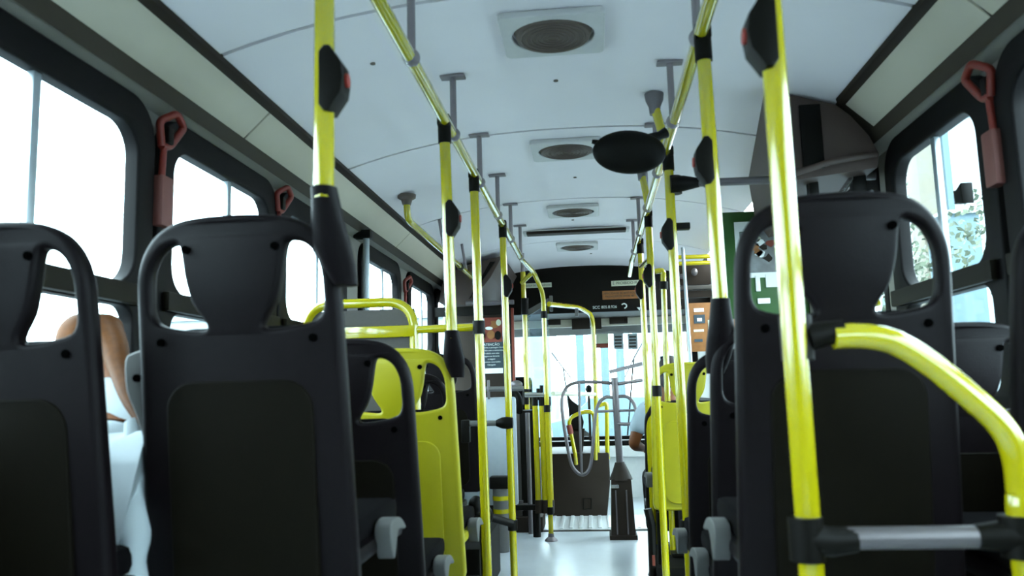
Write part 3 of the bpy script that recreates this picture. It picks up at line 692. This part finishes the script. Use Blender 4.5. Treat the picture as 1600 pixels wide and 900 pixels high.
# conductor cabinet
cbn = thing('conductor_cabinet', 'tall black cabinet behind the cluster of yellow tubes', 'cabinet', (-.5, 6.75, 0))
a = at(803, 638, 6.55); b = at(838, 780, 6.55)
obj('body', MB().box((a.x, 6.55, .12), (b.x+.02, 6.85, a.z-.02), .01), BLK, cbn)
obj('side_strip', MB().box((a.x-.015, 6.54, .12), (a.x+.045, 6.56, a.z-.01), .004), GREY, cbn, 'grey side strip')
obj('base', MB().box((a.x-.12, 6.5, .0), (b.x+.05, 6.85, .12), .01), BROWN, cbn)
obj('latch', MB().cyl(at(814, 790, 6.45), at(825, 790, 6.45), .02).cyl(at(814, 782, 6.45), at(814, 798, 6.45), .018), GSTEEL, cbn)
obj('curved_arm', MB().tube(smooth([at(795, 612, 6.5), at(806, 616, 6.5), at(812, 630, 6.5), at(811, 643, 6.56)], 6), .03, 12), BLK, cbn)
obj('arm_cap', MB().ball(at(807, 601, 6.5), .05, .03, .035), GSTEEL, cbn)
# yellow gate: cluster of vertical tubes
gt = thing('tube_gate', 'folded gate of parallel yellow vertical tubes with black end caps', 'gate', (-.42, 6.3, 0))
for u in (836, 846.5, 856):
    a = at(u, 632, 6.3); b = at(u+5, 783, 6.3)
    obj('gate_tube', MB().cyl(b, a, .0215), YEL, gt)
    obj('end_cap', MB().cyl(a-Vector((0, 0, .01)), a+Vector((0, 0, .06)), .025), BLK, gt)
    obj('end_cap', MB().cyl(b+Vector((0, 0, .01)), b-Vector((0, 0, .09)), .026), BROWN, gt)
obj('hinge_bar', MB().cyl(at(820, 617, 6.28), at(852, 617, 6.28), .022), CHROME, gt)
obj('hinge_pin', MB().cyl(at(840.5, 607, 6.28), at(840.5, 625, 6.28), .013).cyl(at(846, 602, 6.28), at(846, 625, 6.28), .015), BLK, gt)
obj('foot_rail', MB().box(at(800, 790, 6.3), at(862, 797, 6.3)+Vector((0, .05, 0)), .004), BLK, gt)
obj('foot', MB().cyl(at(838, 797, 6.32), Vector((at(838, 797, 6.32).x, 6.32, 0)), .03), BLK, gt)
gp = thing('gate_post', 'short jointed yellow post left of the curved handrail end', 'pole', (-.5, 6.45, 0))
top = at(820, 418, 6.45); j = at(823, 637, 6.45)
obj('post_tube', MB().tube([at(824, 640, 6.45), at(820, 500, 6.45), at(817, 425, 6.45)], .021), YEL, gp)
obj('lower_post', MB().cyl(at(824, 645, 6.45), Vector((at(824, 645, 6.45).x, 6.45, 0)), .018), GSTEEL, gp)
obj('clamp', MB().cyl(at(822, 608, 6.45), at(822, 632, 6.45), .028).cyl(at(820, 466, 6.45), at(820, 492, 6.45), .03), BLK, gp)
obj('diagonal_brace', MB().tube([at(815, 442, 6.4), at(834, 424, 6.3)], .018), YEL, gp)
obj('top_hanger', MB().cyl(at(817, 430, 6.45), Vector((at(817, 430, 6.45).x, 6.45, czp(.5))), .016), HANG, gp)
sg = thing('screen_pane', 'pale tinted glass screen between the two yellow posts', 'screen', (-.4, 6.55, 0))
a = at(823, 478, 6.55); b = at(857, 478, 6.55)
obj('pane', MB().prism([(a.x, .95), (b.x, .95), (b.x, at(857, 470, 6.55).z), (a.x, at(823, 492, 6.55).z)], 'y', 6.55, 6.558), FROST, sg)
obj('top_channel', MB().prism([(a.x, at(823, 495, 6.55).z), (b.x, at(857, 475, 6.55).z), (b.x, at(857, 466, 6.55).z), (a.x, at(823, 485, 6.55).z)], 'y', 6.54, 6.57), LGREY, sg)
# curved yellow portal
pr_ = thing('portal_rail', 'slim yellow arched rail in front of the windshield', 'handrail', (.0, 6.7, 0))
P6 = [at(858, 475, 6.2), at(905, 480, 7.0), at(926, 492, 7.3), at(929, 560, 7.3), at(933, 690, 7.3), Vector((at(933, 690, 7.3).x, 7.3, .55))]
obj('arched_tube', MB().tube(bend(P6, .11, 8), .0205), YEL, pr_)
obj('top_bracket', MB().box(at(858, 462, 6.72), at(864, 486, 6.72)+Vector((0, .03, 0)), .004).box(at(898, 482, 6.72), at(904, 494, 6.72)+Vector((0, .03, 0)), .004), LGREY, pr_)
obj('cross_tube', MB().cyl(at(864, 615, 6.2), at(930, 616, 7.3), .017), STRIP, pr_, 'pale cross tube')
# ================================================================ TURNSTILE
TY = 6.25
ts = thing('turnstile', 'grey steel passenger turnstile on a dark square pedestal in the aisle', 'turnstile', (.255, TY, 0))
obj('pedestal', MB().tube([(.255, TY, 0), (.255, TY, .03), (.255, TY, .035), (.255, TY, .43), (.255, TY, .44)], [.145, .145, .128, .105, .10], 4), BROWN, ts)
tsp = ts.children[0]
me = tsp.data
obj('name_plate', MB().box((.175, TY-.088, .375), (.235, TY-.078, .40)), CHROME, ts)
obj('pedestal_rib', MB().box((.205, TY-.100, .04), (.215, TY-.075, .36)).box((.285, TY-.100, .04), (.295, TY-.075, .36)), GSTEEL, ts)
obj('collar', MB().tube([(.255, TY, .43), (.255, TY, .50), (.25, TY, .56)], [.09, .06, .035], 16), BROWN, ts)
obj('post', MB().cyl((.255, TY, .44), at(960, 590, TY), .027), GSTEEL, ts)
def tt(pts, m=CHROME, r=.013, name='rotor_arm', nn=5): return obj(name, MB().tube(smooth([at(u, v, TY+dy) for u, v, dy in pts], nn), r, 12), m, ts)
tt([(958, 599, 0), (930, 597, 0), (900, 598, -.02), (885, 606, -.03), (878, 624, -.05), (880, 655, -.07), (888, 705, -.09), (895, 730, -.1), (909, 742, -.1), (921, 732, -.1), (926, 700, -.08), (930, 650, -.05), (936, 630, -.03), (946, 621, -.01), (958, 621, 0)], GSTEEL)
tt([(905, 598, -.02), (906, 660, -.06), (909, 741, -.1)], GSTEEL, .010)
tt([(966, 600, 0), (985, 597, .02), (1003, 594, .05)], GSTEEL)
tt([(964, 620, 0), (980, 620, -.02), (991, 632, -.05), (994, 652, -.07), (986, 662, -.07), (964, 662, -.01)], GSTEEL)
tt([(934, 643, -.04), (962, 642, -.01), (994, 641, -.06)], GSTEEL, .010)
tb = thing('swing_bar', 'dark flat bar slanting from a black block above the turnstile', 'bar', at(1008, 580, 6.0))
obj('bar', MB().tube([at(953, 581, 6.1), at(1004, 568, 6.0)], .018, 4), GSTEEL, tb)
obj('block', MB().prism([(at(1003, 0, 6).x, at(1003, 558, 6).z), (at(1012, 0, 6).x, at(1012, 556, 6).z), (at(1020, 0, 6).x, at(1020, 578, 6).z), (at(1010, 0, 6).x, at(1010, 598, 6).z), (at(1003, 0, 6).x, at(1003, 597, 6).z)], 'y', 5.96, 6.02, .004), BLK, tb)
obj('mount', MB().cyl(at(1008, 580, 6.02), Vector((at(1008, 580, 6.02).x, 6.02, 0)), .013), GSTEEL, tb)
# ================================================================ FRONT: engine cover, step edge, dash things
ec = thing('engine_cover', 'black box cover on the floor ahead of the turnstile', 'cover', (-.08, 7.3, 0))
obj('cover', MB().prism([(-.36, 0), (.15, 0), (.19, .30), (.19, .555), (-.36, .555)], 'y', 7.25, 8.1, .02), BROWN, ec)
obj('latch', MB().tube([at(912, 779, 7.24), at(924, 779, 7.24), at(924, 795, 7.24), at(912, 795, 7.24)], .006, 6, closed=True), BLK, ec)
ste = struct('trim_10', MB().box((-.42, 6.56, .0), (.62, 7.24, .012)), STEPM)
for k in range(13): obj('tread_rib', MB().box((-.40+.078*k, 6.60, .011), (-.37+.078*k, 7.22, .02), .003), STEPM, ste)
struct('trim_11', MB().box((-1.1, 6.535, .0), (1.1, 6.555, .006)), BROWN)
fb = thing('fare_reader', 'black upright device right of the tube gate', 'device', (at(873, 690, 7.35).x, 7.35, .556))
obj('body', MB().prism([(at(865, 0, 7.35).x, at(0, 640, 7.35).z), (at(870, 0, 7.35).x, at(870, 626, 7.35).z), (at(880, 0, 7.35).x, at(880, 634, 7.35).z), (at(887, 0, 7.35).x, at(887, 660, 7.35).z), (at(884, 0, 7.35).x, at(884, 675, 7.35).z), (at(866, 0, 7.35).x, at(866, 676, 7.35).z)], 'y', 7.35, 7.43, .01), BLK, fb)
obj('base', MB().prism([(at(868, 0, 7.35).x, at(868, 670, 7.35).z), (at(888, 0, 7.35).x, at(888, 670, 7.35).z), (at(884, 0, 7.35).x, .556), (at(868, 0, 7.35).x, .556)], 'y', 7.35, 7.44, .008), BROWN, fb)
yl = thing('dash_guard', 'small yellow inverted loop rail low before the windshield', 'handrail', (.0, 7.1, 0))
obj('loop_tube', MB().tube(bend([Vector((at(900, 722, 7.2).x, 7.25, at(900, 722, 7.2).z-.02)), at(899, 712, 7.2), at(888, 655, 7.2), at(905, 645, 7.2), at(928, 642, 7.2), at(930, 690, 7.2), at(931, 718, 7.25)], .09, 6), .018), YEL, yl)
obj('red_sleeve', MB().cyl(at(889, 664, 7.2), at(892, 678, 7.2), .026), REDBR, yl, 'red sleeve on the tube')
yl2 = thing('front_door_rail', 'short yellow vertical rail right of centre before the windshield', 'handrail', at(948, 712, 7.3))
obj('tube', MB().tube(bend([at(935, 634, 7.3), at(948, 630, 7.3), at(949, 712, 7.3), Vector((.18, 7.3, at(949, 718, 7.3).z))], .03), .02), YEL, yl2)
dp = thing('dash_post', 'thin dark post with a round knob rising before the windshield', 'post', (at(921, 672, 8.5).x, 8.5, .585))
obj('post', MB().box(at(918, 618, 8.5), Vector((at(924, 672, 8.5).x, 8.53, .585)), .004), BROWN, dp)
obj('knob', MB().ball(at(920, 608, 8.5), .035, .03, .045), BLK, dp)
# things on the windshield glass
sk = thing('red_notice', 'small red-brown and cream notice on the windshield', 'sign', at(942, 532, 8.6))
obj('upper_half', MB().box(at(931, 522, 8.6), at(951, 537, 8.6)+Vector((0, .004, 0))), STRIP, sk)
obj('lower_half', MB().box(at(931, 537, 8.6), at(951, 543.5, 8.6)+Vector((0, .004, 0))), REDBR, sk)
for u, lb_ in ((958, 'grey-green paper on the windshield, left one of the pair'), (980.5, 'grey-green paper on the windshield, right one of the pair')):
    p_ = thing('windshield_paper', lb_, 'paper', at(u+8, 533, 8.6), 'papers on the windshield')
    obj('sheet', MB().box(at(u, 521.5, 8.6), at(u+16, 545, 8.6)+Vector((0, .004, 0))), PALE, p_)
    for k in range(4): obj('print_line', MB().box(at(u+2.5, 525+5*k, 8.597), at(u+13.5, 527.5+5*k, 8.597)+Vector((0, .002, 0))), GREY, p_)
for lb_, pts_ in (('left windshield wiper leaning to the right', [(862, 551), (880, 575), (893, 592)]), ('right windshield wiper leaning to the left', [(1004, 535), (990, 560), (976, 590)])):
    wp = thing('wiper', lb_, 'wiper', at(*pts_[2], 8.72), 'windshield wipers')
    obj('blade', MB().tube([at(u, v, 8.72) for u, v in pts_], .007, 6), GSTEEL, wp)
    obj('arm', MB().cyl(at(*pts_[1], 8.74), Vector((at(*pts_[2], 8.74).x, 8.74, .59)), .008), BLK, wp)
# driver's seat beyond the bulkhead
dsn = thing('upholstered_chair', 'dark upholstered driver seat behind the bulkhead', 'seat', (-.72, 7.6, 0))
obj('backrest', MB().box((-.95, 7.5, .5), (-.50, 7.62, 1.25), .05), PAD, dsn)
obj('cushion', MB().box((-.95, 7.5, .42), (-.5, 8.0, .55), .04), PAD, dsn)
obj('pedestal', MB().box((-.85, 7.6, 0), (-.6, 7.9, .43), .02), BLK, dsn)
# ================================================================ PEOPLE
def skin(verts, edges, radii, m, name, sub=2, root=0):
    me = bpy.data.meshes.new(name); me.from_pydata([tuple(v) for v in verts], edges, []); me.update()
    o = bpy.data.objects.new(name, me); COL.objects.link(o)
    md = o.modifiers.new('s', 'SKIN'); md.use_smooth_shade = True; md.branch_smoothing = .6
    for i, r in enumerate(radii):
        sv = me.skin_vertices[0].data[i]; sv.radius = r if isinstance(r, tuple) else (r, r); sv.use_root = (i == root)
    s = o.modifiers.new('b', 'SUBSURF'); s.levels = sub; s.render_levels = sub
    out = bpy.data.meshes.new_from_object(o.evaluated_get(bpy.context.evaluated_depsgraph_get())); out.name = name
    bpy.data.objects.remove(o); out.materials.clear(); out.materials.append(m)
    for p in out.polygons: p.use_smooth = True
    return out
def joinmesh(meshes, m):
    bm = bmesh.new()
    for x in meshes: bm.from_mesh(x)
    me = bpy.data.meshes.new(meshes[0].name); bm.to_mesh(me); bm.free(); me.materials.append(m)
    for p in me.polygons: p.use_smooth = True
    return me
def person(label, J, loc, hair_m, shirt_m, trou_m, long_hair=None, look=Vector((0, 1, 0)), hs=1.):
    """J: joints pelvis, waist, chest, neck, head, and for l/r: shoulder, elbow, wrist, palm, hip, knee, ankle, toe"""
    t = thing('person', label, 'person', loc)
    J = {k: Vector(v) for k, v in J.items()}
    V, E, R = [], [], []
    def add(p, r, par=None):
        V.append(p); R.append(r); i = len(V)-1
        if par is not None: E.append((par, i))
        return i
    pe = add(J['pelvis'], (.125, .10)); wa = add(J['waist'], (.115, .095), pe); ch = add(J['chest'], (.135, .105), wa)
    nb = add(J['neck']-(J['neck']-J['chest'])*.2, .058, ch); nk = add(J['neck'], .052, nb); add(J['neck'].lerp(J['head'], .6), .055, nk)
    for s in 'lr':
        sh = add(J['sh'+s], .058, ch); mu = add(J['sh'+s].lerp(J['el'+s], .5), .046, sh); el = add(J['el'+s], .038, mu)
        fa_ = add(J['el'+s].lerp(J['wr'+s], .35), .038, el); wr_ = add(J['wr'+s], .025, fa_); pa_ = add(J['pa'+s], (.036, .018), wr_)
        d = (J['pa'+s]-J['wr'+s]).normalized(); sd = d.cross(Vector((0, 0, 1)));
        sd = (sd if sd.length > .1 else Vector((1, 0, 0))).normalized(); dn = sd.cross(d).normalized()
        if dn.z > 0: dn = -dn
        for k, (o_, ln) in enumerate(((-.027, .062), (-.009, .074), (.009, .070), (.027, .055))):
            b0 = add(J['pa'+s]+d*.030+sd*o_, .0095, pa_); b1 = add(J['pa'+s]+d*(.030+ln*.5)+sd*o_*1.15+dn*.008, .0088, b0); add(J['pa'+s]+d*(.030+ln*.85)+sd*o_*1.2+dn*.032, .0078, b1)
        k_ = -1 if s == 'l' else 1
        t0 = add(J['wr'+s].lerp(J['pa'+s], .6)-sd*.032*k_, .0115, pa_); add(J['wr'+s].lerp(J['pa'+s], .6)-sd*.052*k_+d*.032, .0095, t0)
        hp_ = add(J['hi'+s], .09, pe); th = add(J['hi'+s].lerp(J['kn'+s], .5), .075, hp_); kn = add(J['kn'+s], .058, th)
        ca_ = add(J['kn'+s].lerp(J['an'+s], .35), .053, kn); an = add(J['an'+s], .036, ca_); add(J['to'+s], (.042, .026), an)
    body = skin(V, E, R, SKIN, 'body')
    # head with face
    hd_ = J['head']; lk = look.normalized(); upv = (J['head']-J['neck']).normalized(); upv = (upv-lk*upv.dot(lk)).normalized(); sx = lk.cross(upv).normalized()
    rm = Matrix((sx, lk, upv)).transposed()*hs
    def hp(x, y, z): return hd_+rm @ Vector((x, y, z))
    h = MB(); h.ball(hd_, .074, .093, .112, rm, 28, 20); h.ball(hp(0, .035, -.055), .052, .052, .055, rm, 20, 12)
    h.tube([hp(0, .088, .02), hp(0, .104, -.015), hp(0, .108, -.028)], [.007, .012, .013], 10); h.ball(hp(0, .10, -.030), .017, .012, .010, rm, 12, 8)
    h.ball(hp(0, .083, -.062), .024, .010, .008, rm, 12, 8)
    for s in (-1, 1):
        h.ball(hp(s*.075, -.005, -.005), .010, .020, .032, rm, 12, 8); h.ball(hp(s*.030, .080, .012), .016, .012, .011, rm, 12, 8)
    hm = h.mesh('head', SKIN)
    obj('body', joinmesh([body, hm], SKIN), None, t)
    e_ = MB()
    for s in (-1, 1): e_.ball(hp(s*.030, .089, .012), .0075, .006, .0075, rm, 12, 8)
    obj('eyes', e_, EYE, t)
    hh = MB(); hh.ball(hp(0, -.016, .022), .083, .094, .104, rm, 26, 18)
    if long_hair: hh.tube(smooth([Vector(p) for p in long_hair[0]], 5), smoothr(long_hair[1], 5), 16)
    else: hh.ball(hp(0, -.05, -.03), .066, .055, .07, rm, 20, 12)
    obj('hair', hh, hair_m, t)
    # shirt with short sleeves
    V, E, R = [], [], []
    pe = add(J['pelvis'].lerp(J['waist'], .15), (.138, .118)); wa = add(J['waist'], (.134, .112), pe); ch = add(J['chest'], (.152, .122), wa); add(J['neck']-(J['neck']-J['chest'])*.28, .072, ch)
    for s in 'lr':
        sh = add(J['sh'+s], .072, ch); a_ = add(J['sh'+s].lerp(J['el'+s], .45), .064, sh); add(J['sh'+s].lerp(J['el'+s], .78), .062, a_)
    obj('shirt', skin(V, E, R, shirt_m, 'shirt'), None, t)
    V, E, R = [], [], []
    pe = add(J['pelvis'], (.142, .122))
    for s in 'lr':
        hp_ = add(J['hi'+s], .105, pe); th = add(J['hi'+s].lerp(J['kn'+s], .5), .09, hp_); kn = add(J['kn'+s], .074, th)
        ca_ = add(J['kn'+s].lerp(J['an'+s], .5), .066, kn); add(J['kn'+s].lerp(J['an'+s], .9), .056, ca_)
    obj('trousers', skin(V, E, R, trou_m, 'trousers'), None, t)
    sm = MB()
    for s in 'lr':
        f_ = (J['to'+s]-J['an'+s]); f_.z = 0; f_ = f_.normalized(); b_ = J['an'+s]
        sm.tube([b_-f_*.06+Vector((0, 0, -.045)), b_+Vector((0, 0, -.035)), J['to'+s]+Vector((0, 0, .0)), J['to'+s]+f_*.05], [.034, .046, .042, .028], 14)
    obj('shoes', sm, BLK, t)
    return t
def smoothr(rs, n):
    out = []
    for a, b in zip(rs, rs[1:]):
        for k in range(n): out.append(a+(b-a)*k/n)
    out.append(rs[-1]); return out
# slouched person on the near window seat, leaning on the seat ahead
person('person in a white shirt with brown hair slouched between the two near left seats',
    dict(pelvis=(-.975, 1.60, .97), waist=(-.97, 1.66, 1.05), chest=(-.965, 1.72, 1.11), neck=(-1.02, 1.78, 1.15), head=at(150, 552, 1.85),
         shl=(-1.09, 1.73, 1.12), ell=(-1.11, 1.80, .98), wrl=(-1.06, 1.93, .90), pal=(-1.04, 1.97, .895),
         shr=(-.83, 1.69, 1.07), elr=(-.79, 1.62, .93), wrr=(-.86, 1.82, .90), par=(-.88, 1.86, .895),
         hil=(-1.05, 1.62, .96), knl=(-1.06, 1.92, .93), anl=(-1.06, 1.90, .54), tol=(-1.06, 1.99, .475),
         hir=(-.88, 1.62, .95), knr=(-.86, 1.90, .93), anr=(-.86, 1.85, .54), tor=(-.86, 1.94, .475)),
    (-.97, 1.6, .44), HAIR, SHIRT, TROU,
    long_hair=([at(160, 520, 1.83), at(178, 545, 1.76), at(186, 580, 1.68), at(200, 620, 1.60), at(220, 655, 1.555), at(234, 683, 1.54)], [.05, .032, .020, .016, .013, .007]), look=Vector((-.1, .8, -.5)), hs=.86)
P1 = [o for o in COL.objects if o.name == 'person'][0]
obj('shirt_tail', MB().tube(smooth([at(212, 660, 1.56), at(214, 720, 1.53), at(210, 770, 1.52), at(213, 830, 1.51), at(208, 880, 1.51), at(214, 960, 1.51)], 5), smoothr([.022, .028, .024, .030, .024, .034], 5), 12), SHIRT, P1, 'white shirt tail hanging between the seats')
# person in pale blue on the far right seat
person('person in a pale blue shirt seated behind the poles on the far right',
    dict(pelvis=(.56, 5.28, .50), waist=(.56, 5.27, .66), chest=(.56, 5.30, .90), neck=(.56, 5.34, 1.07), head=(.575, 5.38, 1.20),
         shl=(.40, 5.28, 1.00), ell=(.315, 5.22, .76), wrl=(.385, 5.43, .72), pal=(.41, 5.50, .715),
         shr=(.73, 5.30, 1.00), elr=(.78, 5.24, .74), wrr=(.72, 5.46, .68), par=(.70, 5.53, .675),
         hil=(.47, 5.30, .50), knl=(.45, 5.68, .52), anl=(.45, 5.66, .09), tol=(.45, 5.77, .03),
         hir=(.65, 5.30, .50), knr=(.66, 5.68, .52), anr=(.66, 5.66, .09), tor=(.66, 5.77, .03)),
    (.56, 5.3, 0), mat('hair_dark', (.015, .01, .008), .6, noise=.3), SHIRTB, DARKT)
bg_ = thing('black_bag', 'black bag hanging at the aisle side of the far right seat', 'bag', (.36, 5.1, 0))
obj('bag_body', MB().prism([(at(1003, 0, 4.95).x, at(1003, 715, 4.95).z), (at(1018, 0, 4.95).x, at(1018, 712, 4.95).z), (at(1022, 0, 4.95).x, at(1022, 800, 4.95).z), (at(1008, 0, 4.95).x, at(1008, 790, 4.95).z), (at(1000, 0, 4.95).x, at(1000, 765, 4.95).z)], 'y', 4.93, 5.0, .006), BLK, bg_)
bf = thing('seat_leg_frame', 'dark slotted leg frame below the right yellow seat', 'frame', (.38, 4.4, 0))
q = [at(1012, 795, 4.35), at(1018, 820, 4.35), at(1020, 890, 4.35)]
obj('leg_plate', MB().tube([q[0], q[1], Vector((q[2].x, 4.35, .0))], .022, 8).tube([at(1030, 800, 4.4), Vector((at(1032, 870, 4.4).x, 4.4, 0))], .016, 8), BLK, bf)
obj('foot_bar', MB().box((q[2].x-.02, 4.32, 0), (q[2].x+.2, 4.44, .03), .004), BLK, bf)
obj('red_tag', MB().box(at(1019, 868, 4.32), at(1024, 884, 4.32)+Vector((0, .01, 0))), REDBR, bf)
# ================================================================ OUTSIDE
struct('ground', MB().box((-90, -60, -.7), (90, 140, -.45)), ASPH)
def bld(label, x0, x1, y0, y1, h, m, nwin=0, wm=None):
    t = thing('building', label, 'building', ((x0+x1)/2, (y0+y1)/2, -.45))
    obj('walls', MB().box((x0, y0, -.45), (x1, y1, h), .02), m, t)
    obj('roof_slab', MB().box((x0-.2, y0-.2, h), (x1+.2, y1+.2, h+.25)), m, t)
    for k in range(nwin):
        a_ = y0+(y1-y0)*(k+.3)/nwin; b_ = y0+(y1-y0)*(k+.7)/nwin; xs = x0 if x0 > 0 else x1
        for z in (1.2, 4.2):
            if z+1.4 < h: obj('window', MB().box((xs-.05, a_, z), (xs+.05, b_, z+1.4)), wm or BLDB, t)
    return t
bld('long low white building far off through the left windows', -44, -38, 6, 34, 2.6, BLDW, 6)
bld('pale building past the left windows near the front', -20, -15, 30, 44, 4.2, BLDW, 4)
bld('tall pale building front seen through the right window', 16, 24, 34, 46, 12, BLDW, 4)
# right: weathered pillar, blue box building, trees
pl = thing('roadside_pillar', 'tall weathered concrete pillar outside the right window', 'pillar', (9.2, 20.8, -.45))
a = at(1437, 300, 20.5); b = at(1484, 300, 20.5)
obj('shaft', MB().box((a.x, 20.5, -.45), (b.x, 21.2, 9), .03), BLDP, pl)
obj('edge_post', MB().box((b.x-.1, 20.4, -.45), (b.x+.05, 20.55, 9)), BLDB, pl)
kb = thing('blue_kiosk', 'pale blue box building low in the right window', 'building', (9.6, 19, -.45))
a = at(1478, 335, 18.5); b = at(1530, 335, 18.5)
obj('walls', MB().box((a.x, 18.5, -.45), (b.x, 19.6, a.z), .02), BLDB, kb)
obj('roof', MB().box((a.x-.1, 18.4, a.z), (b.x+.1, 19.7, a.z+.08)), BLDW, kb)
def tree(label, x, y, h, r, seed):
    rnd = random.Random(seed)
    t = thing('tree', label, 'tree', (x, y, -.45), 'street trees')
    obj('trunk', MB().tube([(x, y, -.45), (x+.1, y, h*.5), (x, y+.1, h)], [.14, .1, .04], 8), BARK, t)
    f = MB()
    for k in range(420):
        d = Vector((rnd.gauss(0, 1), rnd.gauss(0, 1), rnd.gauss(0, 1))).normalized()*r*(rnd.random()**.4)
        c_ = Vector((x, y, h))+Vector((d.x, d.y, d.z*1.1)); n = Vector((rnd.random()-.5, rnd.random()-.5, rnd.random()-.5)).normalized(); o_ = n.orthogonal().normalized()*.075; p_ = n.cross(o_)
        f.bm.faces.new([f.bm.verts.new(c_+q_) for q_ in (o_, p_*.6, -o_, -p_*.6)])
    me = f.mesh('foliage', LEAF); obj('foliage', me, None, t, kind='stuff'); return t
tree('leafy tree left of the pillar outside the right window', at(1408, 320, 24).x-.6, 24, at(1410, 330, 24).z, 1.3, 3)
tree('brownish tree low at the right end of the right window', at(1556, 380, 15).x, 15, at(1556, 370, 15).z, 1.0, 4)
tree('small bush seen through the handle hole of the near right seat', at(1432, 420, 17).x-.2, 17, at(1432, 420, 17).z, .9, 5)
# ahead through the windshield
bld('white street building ahead with a flat roof', -9, -1.4, 26, 34, 3.6, BLDW)
bld('pale building ahead to the right through the windshield', 2.0, 9, 30, 38, 4.6, BLDW)
for u, lb_ in ((906, 'pale blue pillar ahead through the windshield, left of the yellow arch'), (944, 'pale blue pillar ahead beside the red notice'), (968, 'pale blue pillar ahead below the windshield papers')):
    p_ = thing('street_pillar', lb_, 'pillar', (at(u, 540, 22).x, 22, -.45), 'street pillars')
    x = at(u, 540, 22).x; zt = at(u, 517, 22).z
    obj('shaft', MB().box((x-.11, 21.9, -.45), (x+.11, 22.1, zt), .01), BLDB, p_)
    obj('cap', MB().box((x-.16, 21.85, zt), (x+.16, 22.15, zt+.08), .01), BLDW, p_)
cr = thing('parked_car', 'low red parked car on the street ahead', 'car', (-.6, 19, -.45))
body = [(-1.9, -.1), (1.9, -.1), (1.95, .35), (1.2, .45), (.7, .9), (-1.0, .9), (-1.5, .45), (-1.95, .35)]
obj('body', MB().prism([(p[0]+1.0, p[1]) for p in body], 'y', 19, 20.6, .04), BLDB, cr)
for x in (-.3, 2.2): obj('wheel', MB().cyl((x, 18.98, -.13), (x, 19.2, -.13), .32), BLK, cr)
cr['label'] = 'pale blue-grey parked car low on the street ahead'
